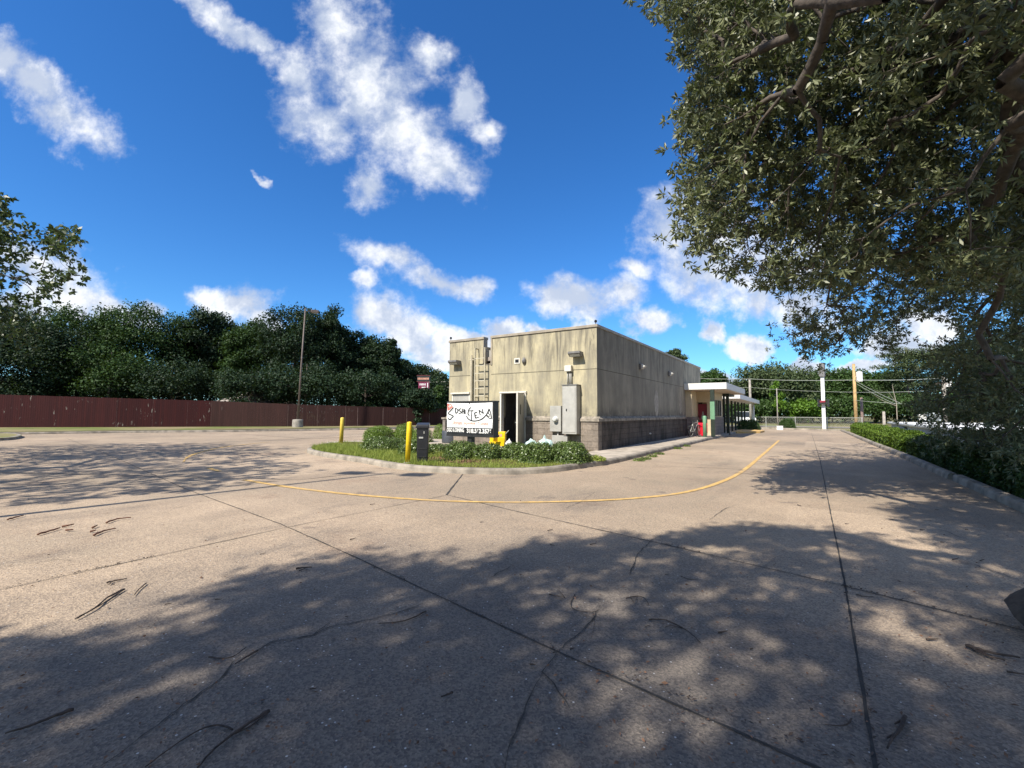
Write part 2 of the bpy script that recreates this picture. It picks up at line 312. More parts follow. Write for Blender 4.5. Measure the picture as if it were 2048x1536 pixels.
M['lefttree'] = leafmat('left_leaf', (0.03, 0.055, 0.02), (0.07, 0.10, 0.03), 0.45, 0.25)
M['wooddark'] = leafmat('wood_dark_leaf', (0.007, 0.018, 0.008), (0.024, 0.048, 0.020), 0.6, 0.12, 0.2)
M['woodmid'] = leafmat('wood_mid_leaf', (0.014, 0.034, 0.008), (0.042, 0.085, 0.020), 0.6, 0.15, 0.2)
M['pine'] = leafmat('pine_leaf', (0.035, 0.06, 0.022), (0.085, 0.11, 0.045), 0.6, 0.15, 0.3)
M['fresh'] = leafmat('fresh_leaf', (0.07, 0.15, 0.015), (0.14, 0.25, 0.03), 0.5, 0.3, 0.3)
M['mid'] = leafmat('mid_leaf', (0.028, 0.06, 0.015), (0.06, 0.11, 0.026), 0.55, 0.25, 0.3)
M['bush'] = leafmat('bush_leaf', (0.07, 0.13, 0.014), (0.19, 0.28, 0.04), 0.4, 0.2, 0.5, 4)
M['bush2'] = leafmat('glossy_bush_leaf', (0.045, 0.08, 0.016), (0.15, 0.21, 0.05), 0.38, 0.2, 0.6, 4)
M['hedge_shaded'] = leafmat('shaded_hedge_leaf', (0.02, 0.042, 0.01), (0.055, 0.095, 0.02), 0.5, 0.2, 0.3, 2)  # hedge leaf with the oak's shade mixed into its green
M['hedge'] = leafmat('hedge_leaf', (0.06, 0.11, 0.012), (0.16, 0.24, 0.03), 0.5, 0.25, 0.3, 2)
M['blade'] = leafmat('grass_blade', (0.15, 0.22, 0.03), (0.34, 0.37, 0.09), 0.6, 0.3, 0.2, 3)
M['core'] = mat('foliage_core', (0.008, 0.014, 0.006), 1.0, spec=0)

# ------------------------------------------------------------------ object helpers
def link(name, me, m, parent=None):
    o = bpy.data.objects.new(name, me); C.objects.link(o)
    if m is not None: me.materials.append(m)
    if parent is not None: o.parent = parent
    return o
def tag(o, label=None, cat=None, group=None, kind=None):
    if label: o['label'] = label
    if cat: o['category'] = cat
    if group: o['group'] = group
    if kind: o['kind'] = kind
    return o
class MB:
    def __init__(s, o=(0, 0, 0), rz=0): s.v = []; s.f = []; s.o = o; s.c = math.cos(rz); s.s = math.sin(rz)
    def add(s, vs, fs):
        n = len(s.v); s.v += [tuple(map(float, q)) for q in vs]; s.f += [tuple(i + n for i in f) for f in fs]; return s
    def box(s, a, b):
        x0, y0, z0 = a; x1, y1, z1 = b
        return s.add([(x0,y0,z0),(x1,y0,z0),(x1,y1,z0),(x0,y1,z0),(x0,y0,z1),(x1,y0,z1),(x1,y1,z1),(x0,y1,z1)],
                     [(0,3,2,1),(4,5,6,7),(0,1,5,4),(1,2,6,5),(2,3,7,6),(3,0,4,7)])
    def prism(s, poly, z0, z1):
        n = len(poly)
        return s.add([(p[0], p[1], z0) for p in poly] + [(p[0], p[1], z1) for p in poly],
                     [tuple(range(n))[::-1], tuple(range(n, 2 * n))] + [(i, (i + 1) % n, n + (i + 1) % n, n + i) for i in range(n)])
    def tube(s, pts, rs, n=8, cap=True):
        pts = [Vector(p) for p in pts]
        if not hasattr(rs, '__len__'): rs = [rs] * len(pts)
        rings = []; vs = []
        for i, p in enumerate(pts):
            d = (pts[min(i + 1, len(pts) - 1)] - pts[max(i - 1, 0)])
            if d.length < 1e-6: d = Vector((0, 0, 1))
            d.normalize(); a = d.orthogonal().normalized() if i == 0 else (a - d * a.dot(d)).normalized(); b = d.cross(a)
            for j in range(n):
                t = 2 * PI * j / n; vs.append(p + (a * math.cos(t) + b * math.sin(t)) * rs[i])
        fs = []
        for i in range(len(pts) - 1):
            for j in range(n):
                fs.append((i * n + j, i * n + (j + 1) % n, (i + 1) * n + (j + 1) % n, (i + 1) * n + j))
        if cap: fs += [tuple(range(n))[::-1], tuple(range((len(pts) - 1) * n, len(pts) * n))]
        return s.add(vs, fs)
    def lathe(s, prof, c=(0, 0), n=20):
        vs = []; fs = []
        for (r, z) in prof:
            for j in range(n): vs.append((c[0] + r * math.cos(2*PI*j/n), c[1] + r * math.sin(2*PI*j/n), z))
        for i in range(len(prof) - 1):
            for j in range(n): fs.append((i*n+j, i*n+(j+1)%n, (i+1)*n+(j+1)%n, (i+1)*n+j))
        fs += [tuple(range(n))[::-1], tuple(range((len(prof)-1)*n, len(prof)*n))]
        return s.add(vs, fs)
    def build(s, name, m, parent=None, smooth=False, bevel=0):
        me = bpy.data.meshes.new(name); me.from_pydata(s.v, [], s.f); me.update()
        if smooth: me.polygons.foreach_set('use_smooth', [True] * len(me.polygons))
        o = link(name, me, m, parent)
        if bevel:
            md = o.modifiers.new('bevel', 'BEVEL'); md.width = bevel; md.segments = 2; md.limit_method = 'ANGLE'
        return o
def empty(name, loc=(0, 0, 0), rz=0):
    o = bpy.data.objects.new(name, None); C.objects.link(o); o.location = loc; o.rotation_euler = (0, 0, rz); return o
def npmesh(name, V, Fq, m, parent=None):
    me = bpy.data.meshes.new(name); V = np.asarray(V, dtype=np.float32); Fq = np.asarray(Fq, dtype=np.int32); kk = Fq.shape[1]
    me.vertices.add(len(V)); me.vertices.foreach_set('co', V.ravel())
    me.loops.add(Fq.size); me.loops.foreach_set('vertex_index', Fq.ravel())
    me.polygons.add(len(Fq)); me.polygons.foreach_set('loop_start', np.arange(0, Fq.size, kk, dtype=np.int32))
    me.polygons.foreach_set('loop_total', np.full(len(Fq), kk, dtype=np.int32))
    me.update(calc_edges=True)
    return link(name, me, m, parent)
def unit(a): return a / (np.linalg.norm(a, axis=-1, keepdims=True) + 1e-9)
def leaf_geo(cen, length, width, direc, rng, up=None):
    """diamond leaf: base, side, tip, side, bent a little"""
    n = len(cen); dr = unit(direc); ref = rng.normal(size=(n, 3)) if up is None else up + rng.normal(size=(n, 3)) * 0.55
    side = unit(np.cross(dr, ref)); nor = np.cross(side, dr)
    L = (length * rng.uniform(0.7, 1.25, (n, 1))); Wd = width * rng.uniform(0.75, 1.25, (n, 1))
    a = cen - dr * L / 2; t = cen + dr * L / 2 - nor * L * 0.12; l = cen + side * Wd / 2 + nor * L * 0.05; r = cen - side * Wd / 2 + nor * L * 0.05
    V = np.stack([a, l, t, r], 1).reshape(-1, 3); Fq = np.arange(n * 4).reshape(-1, 4)
    return V, Fq
def ribbon(name, pts, w, m, z=0.004, jit=0.0, seg=0.5, wj=0.0, seed=1, taper=False):
    rg = random.Random(seed); P2 = []
    for a, b in zip(pts[:-1], pts[1:]):
        L = math.hypot(b[0]-a[0], b[1]-a[1]); n = max(1, int(L / seg))
        for i in range(n): P2.append((a[0]+(b[0]-a[0])*i/n + (rg.uniform(-jit, jit) if (i or P2) else 0), a[1]+(b[1]-a[1])*i/n + (rg.uniform(-jit, jit) if (i or P2) else 0)))
    P2.append(pts[-1]); vs = []; fs = []
    for i, p in enumerate(P2):
        q0 = P2[max(i-1, 0)]; q1 = P2[min(i+1, len(P2)-1)]; dx, dy = q1[0]-q0[0], q1[1]-q0[1]; L = math.hypot(dx, dy) or 1
        ww = w / 2 * (1 + rg.uniform(-wj, wj))
        if taper: ww *= min(1, 0.25 + 3 * min(i, len(P2)-1-i) / len(P2))
        vs += [(p[0]-dy/L*ww, p[1]+dx/L*ww, z), (p[0]+dy/L*ww, p[1]-dx/L*ww, z)]
    for i in range(len(P2)-1): fs.append((2*i+1, 2*i+3, 2*i+2, 2*i))
    mb = MB(); mb.add(vs, fs); o = mb.build(name, m); o['kind'] = 'structure'; return o
def smoothpath(pts, sub=6, closed=False):
    out = []; n = len(pts)
    rngi = range(n) if closed else range(n - 1)
    for i in rngi:
        g = lambda j: np.array(pts[j % n] if closed else pts[max(0, min(n-1, j))], float)
        p0, p1, p2, p3 = g(i-1), g(i), g(i+1), g(i+2)
        for s_ in range(sub):
            t = s_ / sub; out.append(tuple(0.5*((2*p1)+(-p0+p2)*t+(2*p0-5*p1+4*p2-p3)*t*t+(-p0+3*p1-3*p2+p3)*t**3)))
    if not closed: out.append(tuple(pts[-1]))
    return out
def sweep(name, path, prof, m, kind='structure', closed=False):
    """prof: (offset to the left of travel, z) list"""
    vs = []; fs = []; n = len(path); kq = len(prof)
    for i, p in enumerate(path):
        q0 = path[(i-1) % n] if closed else path[max(i-1, 0)]; q1 = path[(i+1) % n] if closed else path[min(i+1, n-1)]
        dx, dy = q1[0]-q0[0], q1[1]-q0[1]; L = math.hypot(dx, dy) or 1
        for (o, z) in prof: vs.append((p[0]-dy/L*o, p[1]+dx/L*o, z))
    for i in range(n if closed else n-1):
        j = (i+1) % n
        for t in range(kq-1): fs.append((i*kq+t, j*kq+t, j*kq+t+1, i*kq+t+1))
    if not closed: fs += [tuple(range(kq)), tuple(range((n-1)*kq, n*kq))[::-1]]
    mb = MB(); mb.add(vs, fs); o = mb.build(name, m)
    if kind: o['kind'] = kind
    return o
CURB = [(0, -0.02), (0.015, 0.09), (0.035, 0.125), (0.06, 0.135), (0.16, 0.135), (0.17, -0.02)]
def text_mesh(txt, size, bold=0.0, shear=0):
    cu = bpy.data.curves.new('lettering', 'FONT'); cu.body = txt; cu.size = size; cu.offset = bold; cu.shear = shear
    o = bpy.data.objects.new('lettering', cu); C.objects.link(o)
    dg = bpy.context.evaluated_depsgraph_get(); me = bpy.data.meshes.new_from_object(o.evaluated_get(dg))
    bpy.data.objects.remove(o); return me

# ================================================================== SETTING
# ground sheet: level around the lot, falling away behind the hedge on the right
def ground_h(x, y):
    z = -0.03
    if x > 4.0 and y < 74: z -= min(1, (x - 4.0) / 0.9) * 2.0 * min(1, max(0, (74 - y) / 14))
    return z
xs = sorted(set([-900, -300, -120, -80] + list(range(-70, 5, 5)) + [2, 4.0, 4.3, 4.6, 4.9, 6, 8, 12, 20, 30, 50, 90, 200, 900]))
ys = [-900, -200, -60, -30, -15, 0, 10, 20, 30, 40, 48, 54, 58, 62, 66, 70, 74, 80, 100, 140, 300, 1200]
mb = MB(); mb.add([(x, y, ground_h(x, y)) for y in ys for x in xs], [(j*len(xs)+i, j*len(xs)+i+1, (j+1)*len(xs)+i+1, (j+1)*len(xs)+i) for j in range(len(ys)-1) for i in range(len(xs)-1)])
tag(mb.build('ground', M['ground']), kind='structure')
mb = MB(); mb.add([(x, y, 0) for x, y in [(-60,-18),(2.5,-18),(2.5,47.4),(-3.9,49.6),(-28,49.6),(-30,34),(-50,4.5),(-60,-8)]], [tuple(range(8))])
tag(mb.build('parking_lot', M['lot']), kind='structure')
mb = MB(); mb.add([(x, y, -0.012) for x, y in [(-28,49.2),(90,49.2),(90,56),(-28,56)]] + [(x, y, -0.004) for x, y in [(-60,56),(120,60),(120,66),(-60,62)]], [(0,1,2,3)])
tag(mb.build('verge', M['field']), kind='structure')
mb = MB(); mb.add([(x, y, -0.004) for x, y in [(-60,57),(4,58.5),(4,64.5),(-60,62.5)]], [(0,1,2,3)])
tag(mb.build('road', M['asphalt']), kind='structure')
mb = MB(); mb.add([(x, y, -0.016) for x, y in [(-60,62.8),(4,64.8),(4,72),(-60,70)]], [(0,1,2,3)])
tag(mb.build('field', M['field']), kind='structure')
# joints and cracks
def gp(*pts): return [G(a, b) for a, b in pts]
ribbon('pavement_joint', [G(1762, 1600), G(1690, 1170), G(1640, 920), G(1623, 866)], 0.014, M['joint'], jit=0.002, wj=0.35, seg=0.12, seed=3)
ribbon('pavement_joint', [G(1740, 1583), G(1114, 1304), G(700, 1110), G(560, 1048), G(373, 979), G(239, 919), G(132, 876)], 0.013, M['joint'], z=0.005, jit=0.003, wj=0.4, seg=0.12, seed=4)
ribbon('pavement_joint', [G(925, 949), G(893, 990)], 0.03, M['joint'], z=0.0045, jit=0.004, wj=0.3, seg=0.2, seed=5)
ribbon('pavement_joint', [G(893, 990), G(1024, 1021), G(1319, 1087), G(1684, 1172), G(2048, 1262), G(2300, 1330)], 0.012, M['joint'], z=0.006, jit=0.003, wj=0.4, seg=0.12, seed=6)
ribbon('pavement_joint', [G(893, 991), G(565, 1057), G(310, 1113), G(0, 1180), G(-300, 1240)], 0.010, M['crack'], z=0.0055, jit=0.004, wj=0.5, seg=0.15, seed=7)
ribbon('pavement_joint', [G(717, 947), G(600, 960), G(0, 945)], 0.02, M['crack'], z=0.0042, jit=0.006, wj=0.5, seg=0.4, seed=8)  # joint whose right stretch paints the lamp post's thin cast shadow
ribbon('pavement_joint', [G(0, 905), G(460, 884), G(720, 873)], 0.05, M['crack'], z=0.0046, jit=0.01, wj=0.5, seg=0.5, seed=9)
ribbon('pavement_joint', [G(480, 868), G(620, 878), G(720, 874)], 0.06, M['crack'], z=0.0048, jit=0.03, wj=0.5, seg=0.5, seed=10)
ribbon('pavement_joint', [G(1330, 932), G(1620, 945)], 0.02, M['crack'], z=0.0043, jit=0.006, wj=0.5, seg=0.4, seed=11)
ribbon('pavement_joint', [G(1540, 876), G(1740, 888)], 0.03, M['crack'], z=0.0047, jit=0.01, wj=0.5, seg=0.4, seed=12)
CR = [[(200,1536),(310,1455),(370,1410),(440,1360),(470,1325),(520,1300),(545,1285),(625,1272),(660,1255),(720,1245),(800,1225),(860,1203)],
      [(625,1272),(655,1250),(665,1240)], [(1114,1304),(1150,1275),(1185,1240),(1200,1212)], [(1114,1304),(1085,1345),(1110,1370),(1120,1385),(1140,1420)],
      [(1085,1345),(1060,1400),(1030,1465),(1015,1500),(1010,1560)], [(1255,1160),(1275,1110),(1305,1080),(1320,1072)], [(1260,1150),(1270,1125)],
      [(975,1160),(1000,1145),(1030,1130)], [(1420,1040),(1450,1018),(1470,1012)], [(1125,1020),(1160,1005),(1190,985)], [(1850,1055),(1890,1063),(1930,1080)],
      [(60,1130),(110,1120),(150,1122)], [(1900,1110),(1960,1135),(2048,1165)]]
for i, c in enumerate(CR): ribbon('pavement_crack', gp(*c), 0.012 if i == 0 else 0.007, M['crack'], z=0.0065 + 0.0003*i, jit=0.008, wj=0.7, seg=0.05, seed=20+i, taper=True)
# worn lane line
ribbon('lane_marking', smoothpath(gp((1558,881),(1527,908),(1487,941),(1440,965),(1370,985),(1270,997),(1150,1003),(1010,1005),(860,1001),(700,989),(580,975),(488,960))), 0.10, M['ylw'], z=0.008, wj=0.10, seg=0.1, seed=40)
ribbon('lane_marking', smoothpath(gp((440,943),(425,939),(418,936))), 0.10, M['ylw'], z=0.0082, wj=0.2, seg=0.1, seed=41)
ribbon('lane_marking', smoothpath(gp((367,924),(376,914),(400,905),(450,894),(540,884))), 0.12, M['ylw'], z=0.0084, wj=0.25, seg=0.1, seed=42, taper=True)
# kerbs
isl_front = [G(648,893), G(625,899), G(613,905), G(640,913), G(717,925), G(765,934), G(820,942), G(870,945.5), G(925,948), G(1000,949.5), G(1060,948.5), G(1120,943.5), G(1180,934.5), G(1225,928)]
isl_path = smoothpath(isl_front + [(-4.65, 14.5)], 4) + [(-4.65, y) for y in (16, 18, 20, 22, 24, 26, 28, 30, 32, 34, 36)]
sweep('kerb', isl_path, CURB, M['curb'])
inner = []
for i, p in enumerate(isl_path):
    q0 = isl_path[max(i-1,0)]; q1 = isl_path[min(i+1,len(isl_path)-1)]; dx, dy = q1[0]-q0[0], q1[1]-q0[1]; L = math.hypot(dx, dy)
    inner.append((p[0]-dy/L*0.155, p[1]+dx/L*0.155))
a0 = inner[0]
grass_poly = [p for p in inner if p[1] < 12.4] + [(-6.25, 12.6), (-6.25, 14.58), (-9.2, 14.58), (-9.4, 13.2), (-12.6, 13.2), (-13.8, 13.4), (a0[0]-0.6, a0[1]+1.2)]
mb = MB(); mb.add([(x, y, 0.118) for x, y in grass_poly], [tuple(range(len(grass_poly)))])
tag(mb.build('flower_bed_soil', M['islandbase']), kind='structure')
walk_poly = [(-6.25, 12.4)] + [p for p in inner if p[1] >= 12.0] + [(-6.1, 36), (-6.2, 14.6), (-6.25, 14.6)]
mb = MB(); mb.add([(x, y, 0.128) for x, y in walk_poly], [tuple(range(len(walk_poly)))])
tag(mb.build('sidewalk', M['walk']), kind='structure')
mb = MB(); mb.prism([(-17.6, 11.9), (-15.2, 10.4), (-13.4, 13.3), (-9.4, 13.1), (-9.2, 14.55), (-13.0, 14.55), (-13.2, 22), (-15.0, 22)], -0.01, 0.112)
tag(mb.build('sidewalk', M['walk']), kind='structure')
right_path = [(2.46, -6), (2.46, 9.5), (2.44, 13.4)]
sweep('kerb', right_path, [(-o, z) for o, z in CURB], M['curb'])
sweep('kerb', [(2.40, 13.6), (2.36, 20), (2.2, 28), (2.05, 40), (1.9, 47.4)], [(-o, z) for o, z in CURB], M['curb'])
sweep('kerb', [(1.9, 47.5), (-3.9, 49.7), (-28, 49.7)], [(-o, z) for o, z in CURB], M['curb'])
sweep('kerb', [G(-250,878), G(0,870), G(250,866), G(460,864), G(715,860), G(900,855)][::-1], [(-o, z) for o, z in CURB], M['curb'])
mb = MB(); pl = [G(-260,876), G(0,868), G(250,864), G(460,862), G(715,858), G(900,854), (-32, 37), (-37, 30), (-53, 6), (-60, -3)]
mb.add([(x, y, 0.11) for x, y in pl], [tuple(range(len(pl)))])
tag(mb.build('fence_verge', M['field']), kind='structure')
gi = smoothpath([G(-120,886), G(-10,882), G(30,879), G(44,874), G(25,871), G(-20,871), G(-120,872)], 4)
sweep('kerb', gi, CURB, M['curb'])
mb = MB(); mb.add([(x, y, 0.12) for x, y in gi], [tuple(range(len(gi)))]); tag(mb.build('grass_patch', M['field']), kind='structure')
# yellow kerb nose at the far drive
mb = MB(); e = [(-4.6, 36.2), (-3.3, 38.2), (-3.2, 40.5), (-4.0, 42), (-5.0, 42), (-5.0, 36.2)]
mb.prism(e, -0.01, 0.13); tag(mb.build('kerb', M['ylw']), kind='structure')

# ================================================================== RESTAURANT
bld = empty('restaurant_building', (0, 0, 0))
tag(bld, 'low flat-roofed restaurant with stained beige stucco walls and a grey block base', 'building')
YF, XR, H = 14.6, -6.2, 4.42
XL = onY(898, 800)[0]; Zl = 1.22
n0 = onY(967, 700)[0]; n1 = onY(983, 700)[0]; nz_ = onY(983, 729)[1]
dxl, dxr = onY(1003.5, 850)[0], onY(1050.5, 850)[0]; dzt = onY(1030, 786)[1]
T = 0.25
# front wall as pieces round the notch and door
w = MB()
w.box((XL, YF, Zl), (n0, YF+T, H)); w.box((n0, YF, Zl), (n1, YF+T, nz_)); w.box((n1, YF, Zl), (dxl, YF+T, H))
w.box((dxl, YF, dzt), (dxr, YF+T, H)); w.box((dxr, YF, Zl), (XR-T, YF+T, H))
w.box((XR-T, YF, Zl), (XR-0.003, YF+T, H))
w.build('wall', M['stucco'], bld)
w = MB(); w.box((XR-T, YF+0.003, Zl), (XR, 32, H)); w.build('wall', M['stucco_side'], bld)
w = MB(); w.box((XL, YF+T, 0), (XL+T, 32, H)); w.box((XL+T, 31.75, 0), (XR-T, 32, H)); w.build('wall', M['stucco'], bld)
w = MB(); w.box((XL+T, YF+T, 3.55), (XR-T, 31.75, 3.7)); w.build('roof', M['roofg'], bld)
w = MB(); w.box((n0-0.6, YF+1.2, 3.7), (n1+0.5, YF+2.2, 4.15)); w.build('roof_unit', M['grey'], bld)
w = MB(); w.box((dxl-1.5, YF+T, 0.12), (dxl-1.45, YF+3, 3.5)); w.box((dxr+1.0, YF+T, 0.12), (dxr+1.05, YF+3, 3.5)); w.box((dxl-1.5, YF+3, 0.12), (dxr+1.05, YF+3.05, 3.5)); w.box((dxl-1.45, YF+T, 3.0), (dxr+1.0, YF+3, 3.05)); w.box((dxl-1.45, YF+T, 0.08), (dxr+1.0, YF+3, 0.13))
w.build('interior', M['interior'], bld)
w = MB(); w.box((dxl+0.35, YF+1.2, 0.13), (dxl+0.8, YF+1.5, 1.9)); w.build('interior_cupboard', M['greyd'], bld)
# block base, ledge
w = MB(); w.box((XL-0.05, YF-0.06, 0), (dxl-0.06, YF+T, Zl-0.1)); w.box((dxr+0.06, YF-0.06, 0), (XR+0.055, YF+T, Zl-0.1)); w.build('block_base', M['block'], bld)
w = MB(); w.box((XR-T, YF+T, 0), (XR+0.06, 30.5, Zl-0.1)); w.build('block_base', M['block_side'], bld)
w = MB()
for (x0, x1) in ((XL-0.09, dxl-0.06), (dxr+0.06, XR+0.1)):
    w.box((x0, YF-0.10, Zl-0.1), (x1, YF+T-0.02, Zl)); w.add([(x0, YF-0.06, Zl), (x1, YF-0.06, Zl), (x1, YF-0.002, Zl+0.07), (x0, YF-0.002, Zl+0.07)], [(0,1,2,3)])
w.box((XR-0.1, YF+T, Zl-0.1), (XR+0.1, 27.4, Zl)); w.add([(XR+0.06, YF, Zl), (XR+0.06, 27.4, Zl), (XR+0.002, 27.4, Zl+0.07), (XR+0.002, YF, Zl+0.07)], [(0,1,2,3)])
w.build('ledge', M['ledge'], bld)
# coping
w = MB(); zc = H
w.box((XL-0.04, YF-0.04, zc), (n0+0.03, YF+T+0.03, zc+0.10)); w.box((n1-0.03, YF-0.04, zc), (XR+0.04, YF+T+0.03, zc+0.10))
w.box((XR-T-0.03, YF+T+0.03, zc), (XR+0.04, 32.04, zc+0.10)); w.box((XL-0.04, YF+T+0.03, zc), (XL+T+0.03, 32.04, zc+0.10))
w.box((n1-0.03, YF-0.03, nz_-0.02), (n1+0.05, YF-0.002, zc)); w.box((n0-0.02, YF-0.012, nz_), (n0+0.012, YF+T+0.01, zc)); w.box((n0+0.012, YF-0.02, nz_), (n1-0.03, YF+T, nz_+0.04))
w.build('coping', M['cap'], bld, bevel=0.008)
zs = onY(1190, 737.5)[1]; xs_ = onY(1032, 760)[0]
w = MB(); w.box((XL, YF-0.003, zs-0.012), (n0-0.4, YF+0.01, zs+0.012)); w.box((n1, YF-0.003, zs-0.012), (XR, YF+0.01, zs+0.012)); w.box((xs_-0.007, YF-0.0035, dzt+0.05), (xs_+0.007, YF+0.01, zs-0.012)); w.box((XR-0.01, YF, zs-0.012), (XR+0.003, 27.2, zs+0.012))
w.box((XR-0.01, 27.2, zs-0.6), (XR+0.003, 27.215, H)); w.build('score_line', M['score'], bld)
# patched oval on the side wall
def onside(px, py): return onX(px, py, XR)
for k_, (px, py, rw, rh) in enumerate([(1313, 806, 0.34, 0.60), (1361, 810, 0.30, 0.55)]):
    yy, zz = onside(px, py); w = MB(); rg = random.Random(k_)
    pts = [(XR+0.004, yy+math.cos(a)*rw*(1+rg.uniform(-.12,.12)), zz+math.sin(a)*rh*(1+rg.uniform(-.12,.12))) for a in [2*PI*i/18 for i in range(18)]]
    w.add(pts, [tuple(range(18))]); w.build('wall_patch', mat('patch%d' % k_, (0.33, 0.30, 0.25) if k_ == 0 else (0.27, 0.245, 0.20), 0.9, var=0.2), bld)
# open back door with frame
w = MB(); w.box((dxl-0.055, YF-0.065, 0.12), (dxl+0.01, YF+0.12, dzt)); w.box((dxr-0.01, YF-0.065, 0.12), (dxr+0.055, YF+0.12, dzt)); w.box((dxl-0.075, YF-0.085, dzt), (dxr+0.075, YF+0.1, dzt+0.06))
fr = w.build('door_frame', M['whitej'], bld)
ang = math.radians(-106 + 0)   # swung out past square
hx_, hy_ = dxr - 0.01, YF - 0.03; ca, sa = math.cos(math.radians(-74)), math.sin(math.radians(-74)); dl = 0.92
def dpt(s_, t_, z): return (hx_ + ca*s_ - sa*t_, hy_ + sa*s_ + ca*t_, z)
w = MB(); z0_, z1_ = 0.16, dzt-0.03
w.add([dpt(0,0,z0_),dpt(dl,0,z0_),dpt(dl,-0.045,z0_),dpt(0,-0.045,z0_),dpt(0,0,z1_),dpt(dl,0,z1_),dpt(dl,-0.045,z1_),dpt(0,-0.045,z1_)], [(0,3,2,1),(4,5,6,7),(0,1,5,4),(1,2,6,5),(2,3,7,6),(3,0,4,7)])
dr = w.build('door', M['grey'], bld)
w = MB(); w.add([dpt(dl+0.004,0.006,z0_),dpt(dl+0.004,-0.05,z0_),dpt(dl+0.004,-0.05,z1_),dpt(dl+0.004,0.006,z1_),dpt(dl-0.03,0.006,z0_),dpt(dl-0.03,-0.05,z0_),dpt(dl-0.03,-0.05,z1_),dpt(dl-0.03,0.006,z1_)], [(0,1,2,3),(4,7,6,5),(0,4,5,1),(3,2,6,7),(0,3,7,4),(1,5,6,2)]); w.build('edge_strip', M['whitej'], dr)
w = MB()
for t_ in (-0.052, 0.004):
    a_ = [dpt(0.52,t_,1.35),dpt(0.60,t_,1.35),dpt(0.60,t_,1.72),dpt(0.52,t_,1.72)]; w.add(a_, [(0,1,2,3)])
w.build('slot_window', M['glass'], dr)
w = MB(); w.tube([dpt(dl-0.07,-0.05,1.05), dpt(dl-0.07,-0.11,1.05), dpt(dl-0.17,-0.11,1.05)], 0.012); w.build('handle', M['steel'], dr)
# second (left) service door behind the sign
x0, x1 = onY(907.5, 800)[0], onY(939, 800)[0]; zt = onY(920, 789)[1]
w = MB(); w.box((x0, YF-0.03, 0.12), (x1, YF-0.004, zt)); w.build('door', M['grey'], bld)
w = MB(); w.box((x0-0.06, YF-0.05, 0.12), (x0, YF-0.002, zt+0.02)); w.box((x1, YF-0.05, 0.12), (x1+0.06, YF-0.002, zt+0.02)); w.box((x0-0.08, YF-0.12, zt+0.02), (x1+0.08, YF-0.002, zt+0.08)); w.build('door_frame', M['whitej'], bld)
# wall pack lamps
def wallpack(x, z, parent, face='F', s=1.0):
    f = (lambda a, b, c: (x + a*s, YF - b*s, z + c*s)) if face == 'F' else (lambda a, b, c: (XR + b*s, x + a*s, z + c*s))
    ww = 0.23
    w = MB(); vs = []
    prof = [(0, 0.0), (0.0, 0.17), (0.36, 0.17), (0.36, 0.10), (0.22, 0.0)]
    for sx in (-ww, ww):
        for (b, c) in prof: vs.append(f(sx * (0.86 if b < .1 else 1), b, c))
    n = 5; w.add(vs, [tuple(range(n)), tuple(range(n, 2*n))[::-1]] + [(i, n+i, n+(i+1) % n, (i+1) % n) for i in range(n)])
    o = w.build('wall_lamp', M['greyd'], parent)
    g = MB(); g.add([f(-ww*.85, 0.225, -0.004), f(ww*.85, 0.225, -0.004), f(ww*.85, 0.345, 0.092), f(-ww*.85, 0.345, 0.092)], [(0,1,2,3)]); g.build('lens', M['lens'], o)
    return o
x_, z_ = onY(1156, 713); wallpack(x_, z_-0.02, bld); x_, z_ = onY(915, 730); wallpack(x_, z_, bld)
for px, py in ((1280, 734), (1337, 748)):
    y_, z_ = onside(px, py); w = MB(); w.box((XR, y_-0.14, z_-0.12), (XR+0.10, y_+0.14, z_+0.14)); o = w.build('wall_lamp', M['greyd'], bld, bevel=0.02)
    g = MB(); g.add([(XR+0.10, y_-0.13, z_-0.1), (XR+0.10, y_+0.13, z_-0.1), (XR+0.26, y_+0.12, z_+0.02), (XR+0.26, y_-0.12, z_+0.02), (XR+0.10, y_-0.13, z_+0.12), (XR+0.10, y_+0.13, z_+0.12)], [(0,3,2,1),(3,4,5,2),(0,4,3),(1,2,5),(0,1,5,4)]); g.build('lens', M['lens'], o)
# vent, horn speaker, camera knobs
x_, z_ = onY(1034.5, 722); w = MB(); w.box((x_-0.13, YF-0.02, z_-0.11), (x_+0.13, YF-0.003, z_+0.11)); o = w.build('vent', M['whitej'], bld); g = MB(); g.box((x_-0.08, YF-0.03, z_-0.06), (x_+0.08, YF-0.021, z_+0.06)); g.build('vent_opening', M['black'], o)
x_, z_ = onY(1049, 722); w = MB(); w.lathe([(0.03, 0), (0.085, 0.02), (0.085, 0.05), (0.03, 0.14)], n=16); w2 = MB(); w2.add([(x_+a*1.0, YF-c, z_+b*1.6) for a, b, c in w.v], w.f); w2.build('alarm_bell', M['greyd'], bld, True)
for px in (901.5, 1191):
    x_, _ = onY(px, 655); w = MB(); w.tube([(x_, YF+0.02, H+0.1), (x_, YF+0.02, H+0.17)], 0.012, 6); w.lathe([(0.02, H+0.16), (0.05, H+0.18), (0.05, H+0.23), (0.02, H+0.26)], (x_, YF+0.02), 10); w.build('roof_camera', M['black'], bld)
# rain pipe
x_ = onY(946.5, 760)[0]; zt = onY(946, 716)[1]; w = MB(); w.tube([(x_, YF-0.12, 0.1), (x_, YF-0.12, zt)], 0.05, 10); w.tube([(x_, YF-0.12, zt), (x_, YF-0.12, zt+0.1)], 0.03, 8); w.tube([(x_-0.12, YF-0.12, zt-0.1), (x_+0.12, YF-0.12, zt-0.1)], 0.025, 8)
w.build('standpipe', mat('pipe_paint', (0.40, 0.36, 0.27), 0.6), bld)
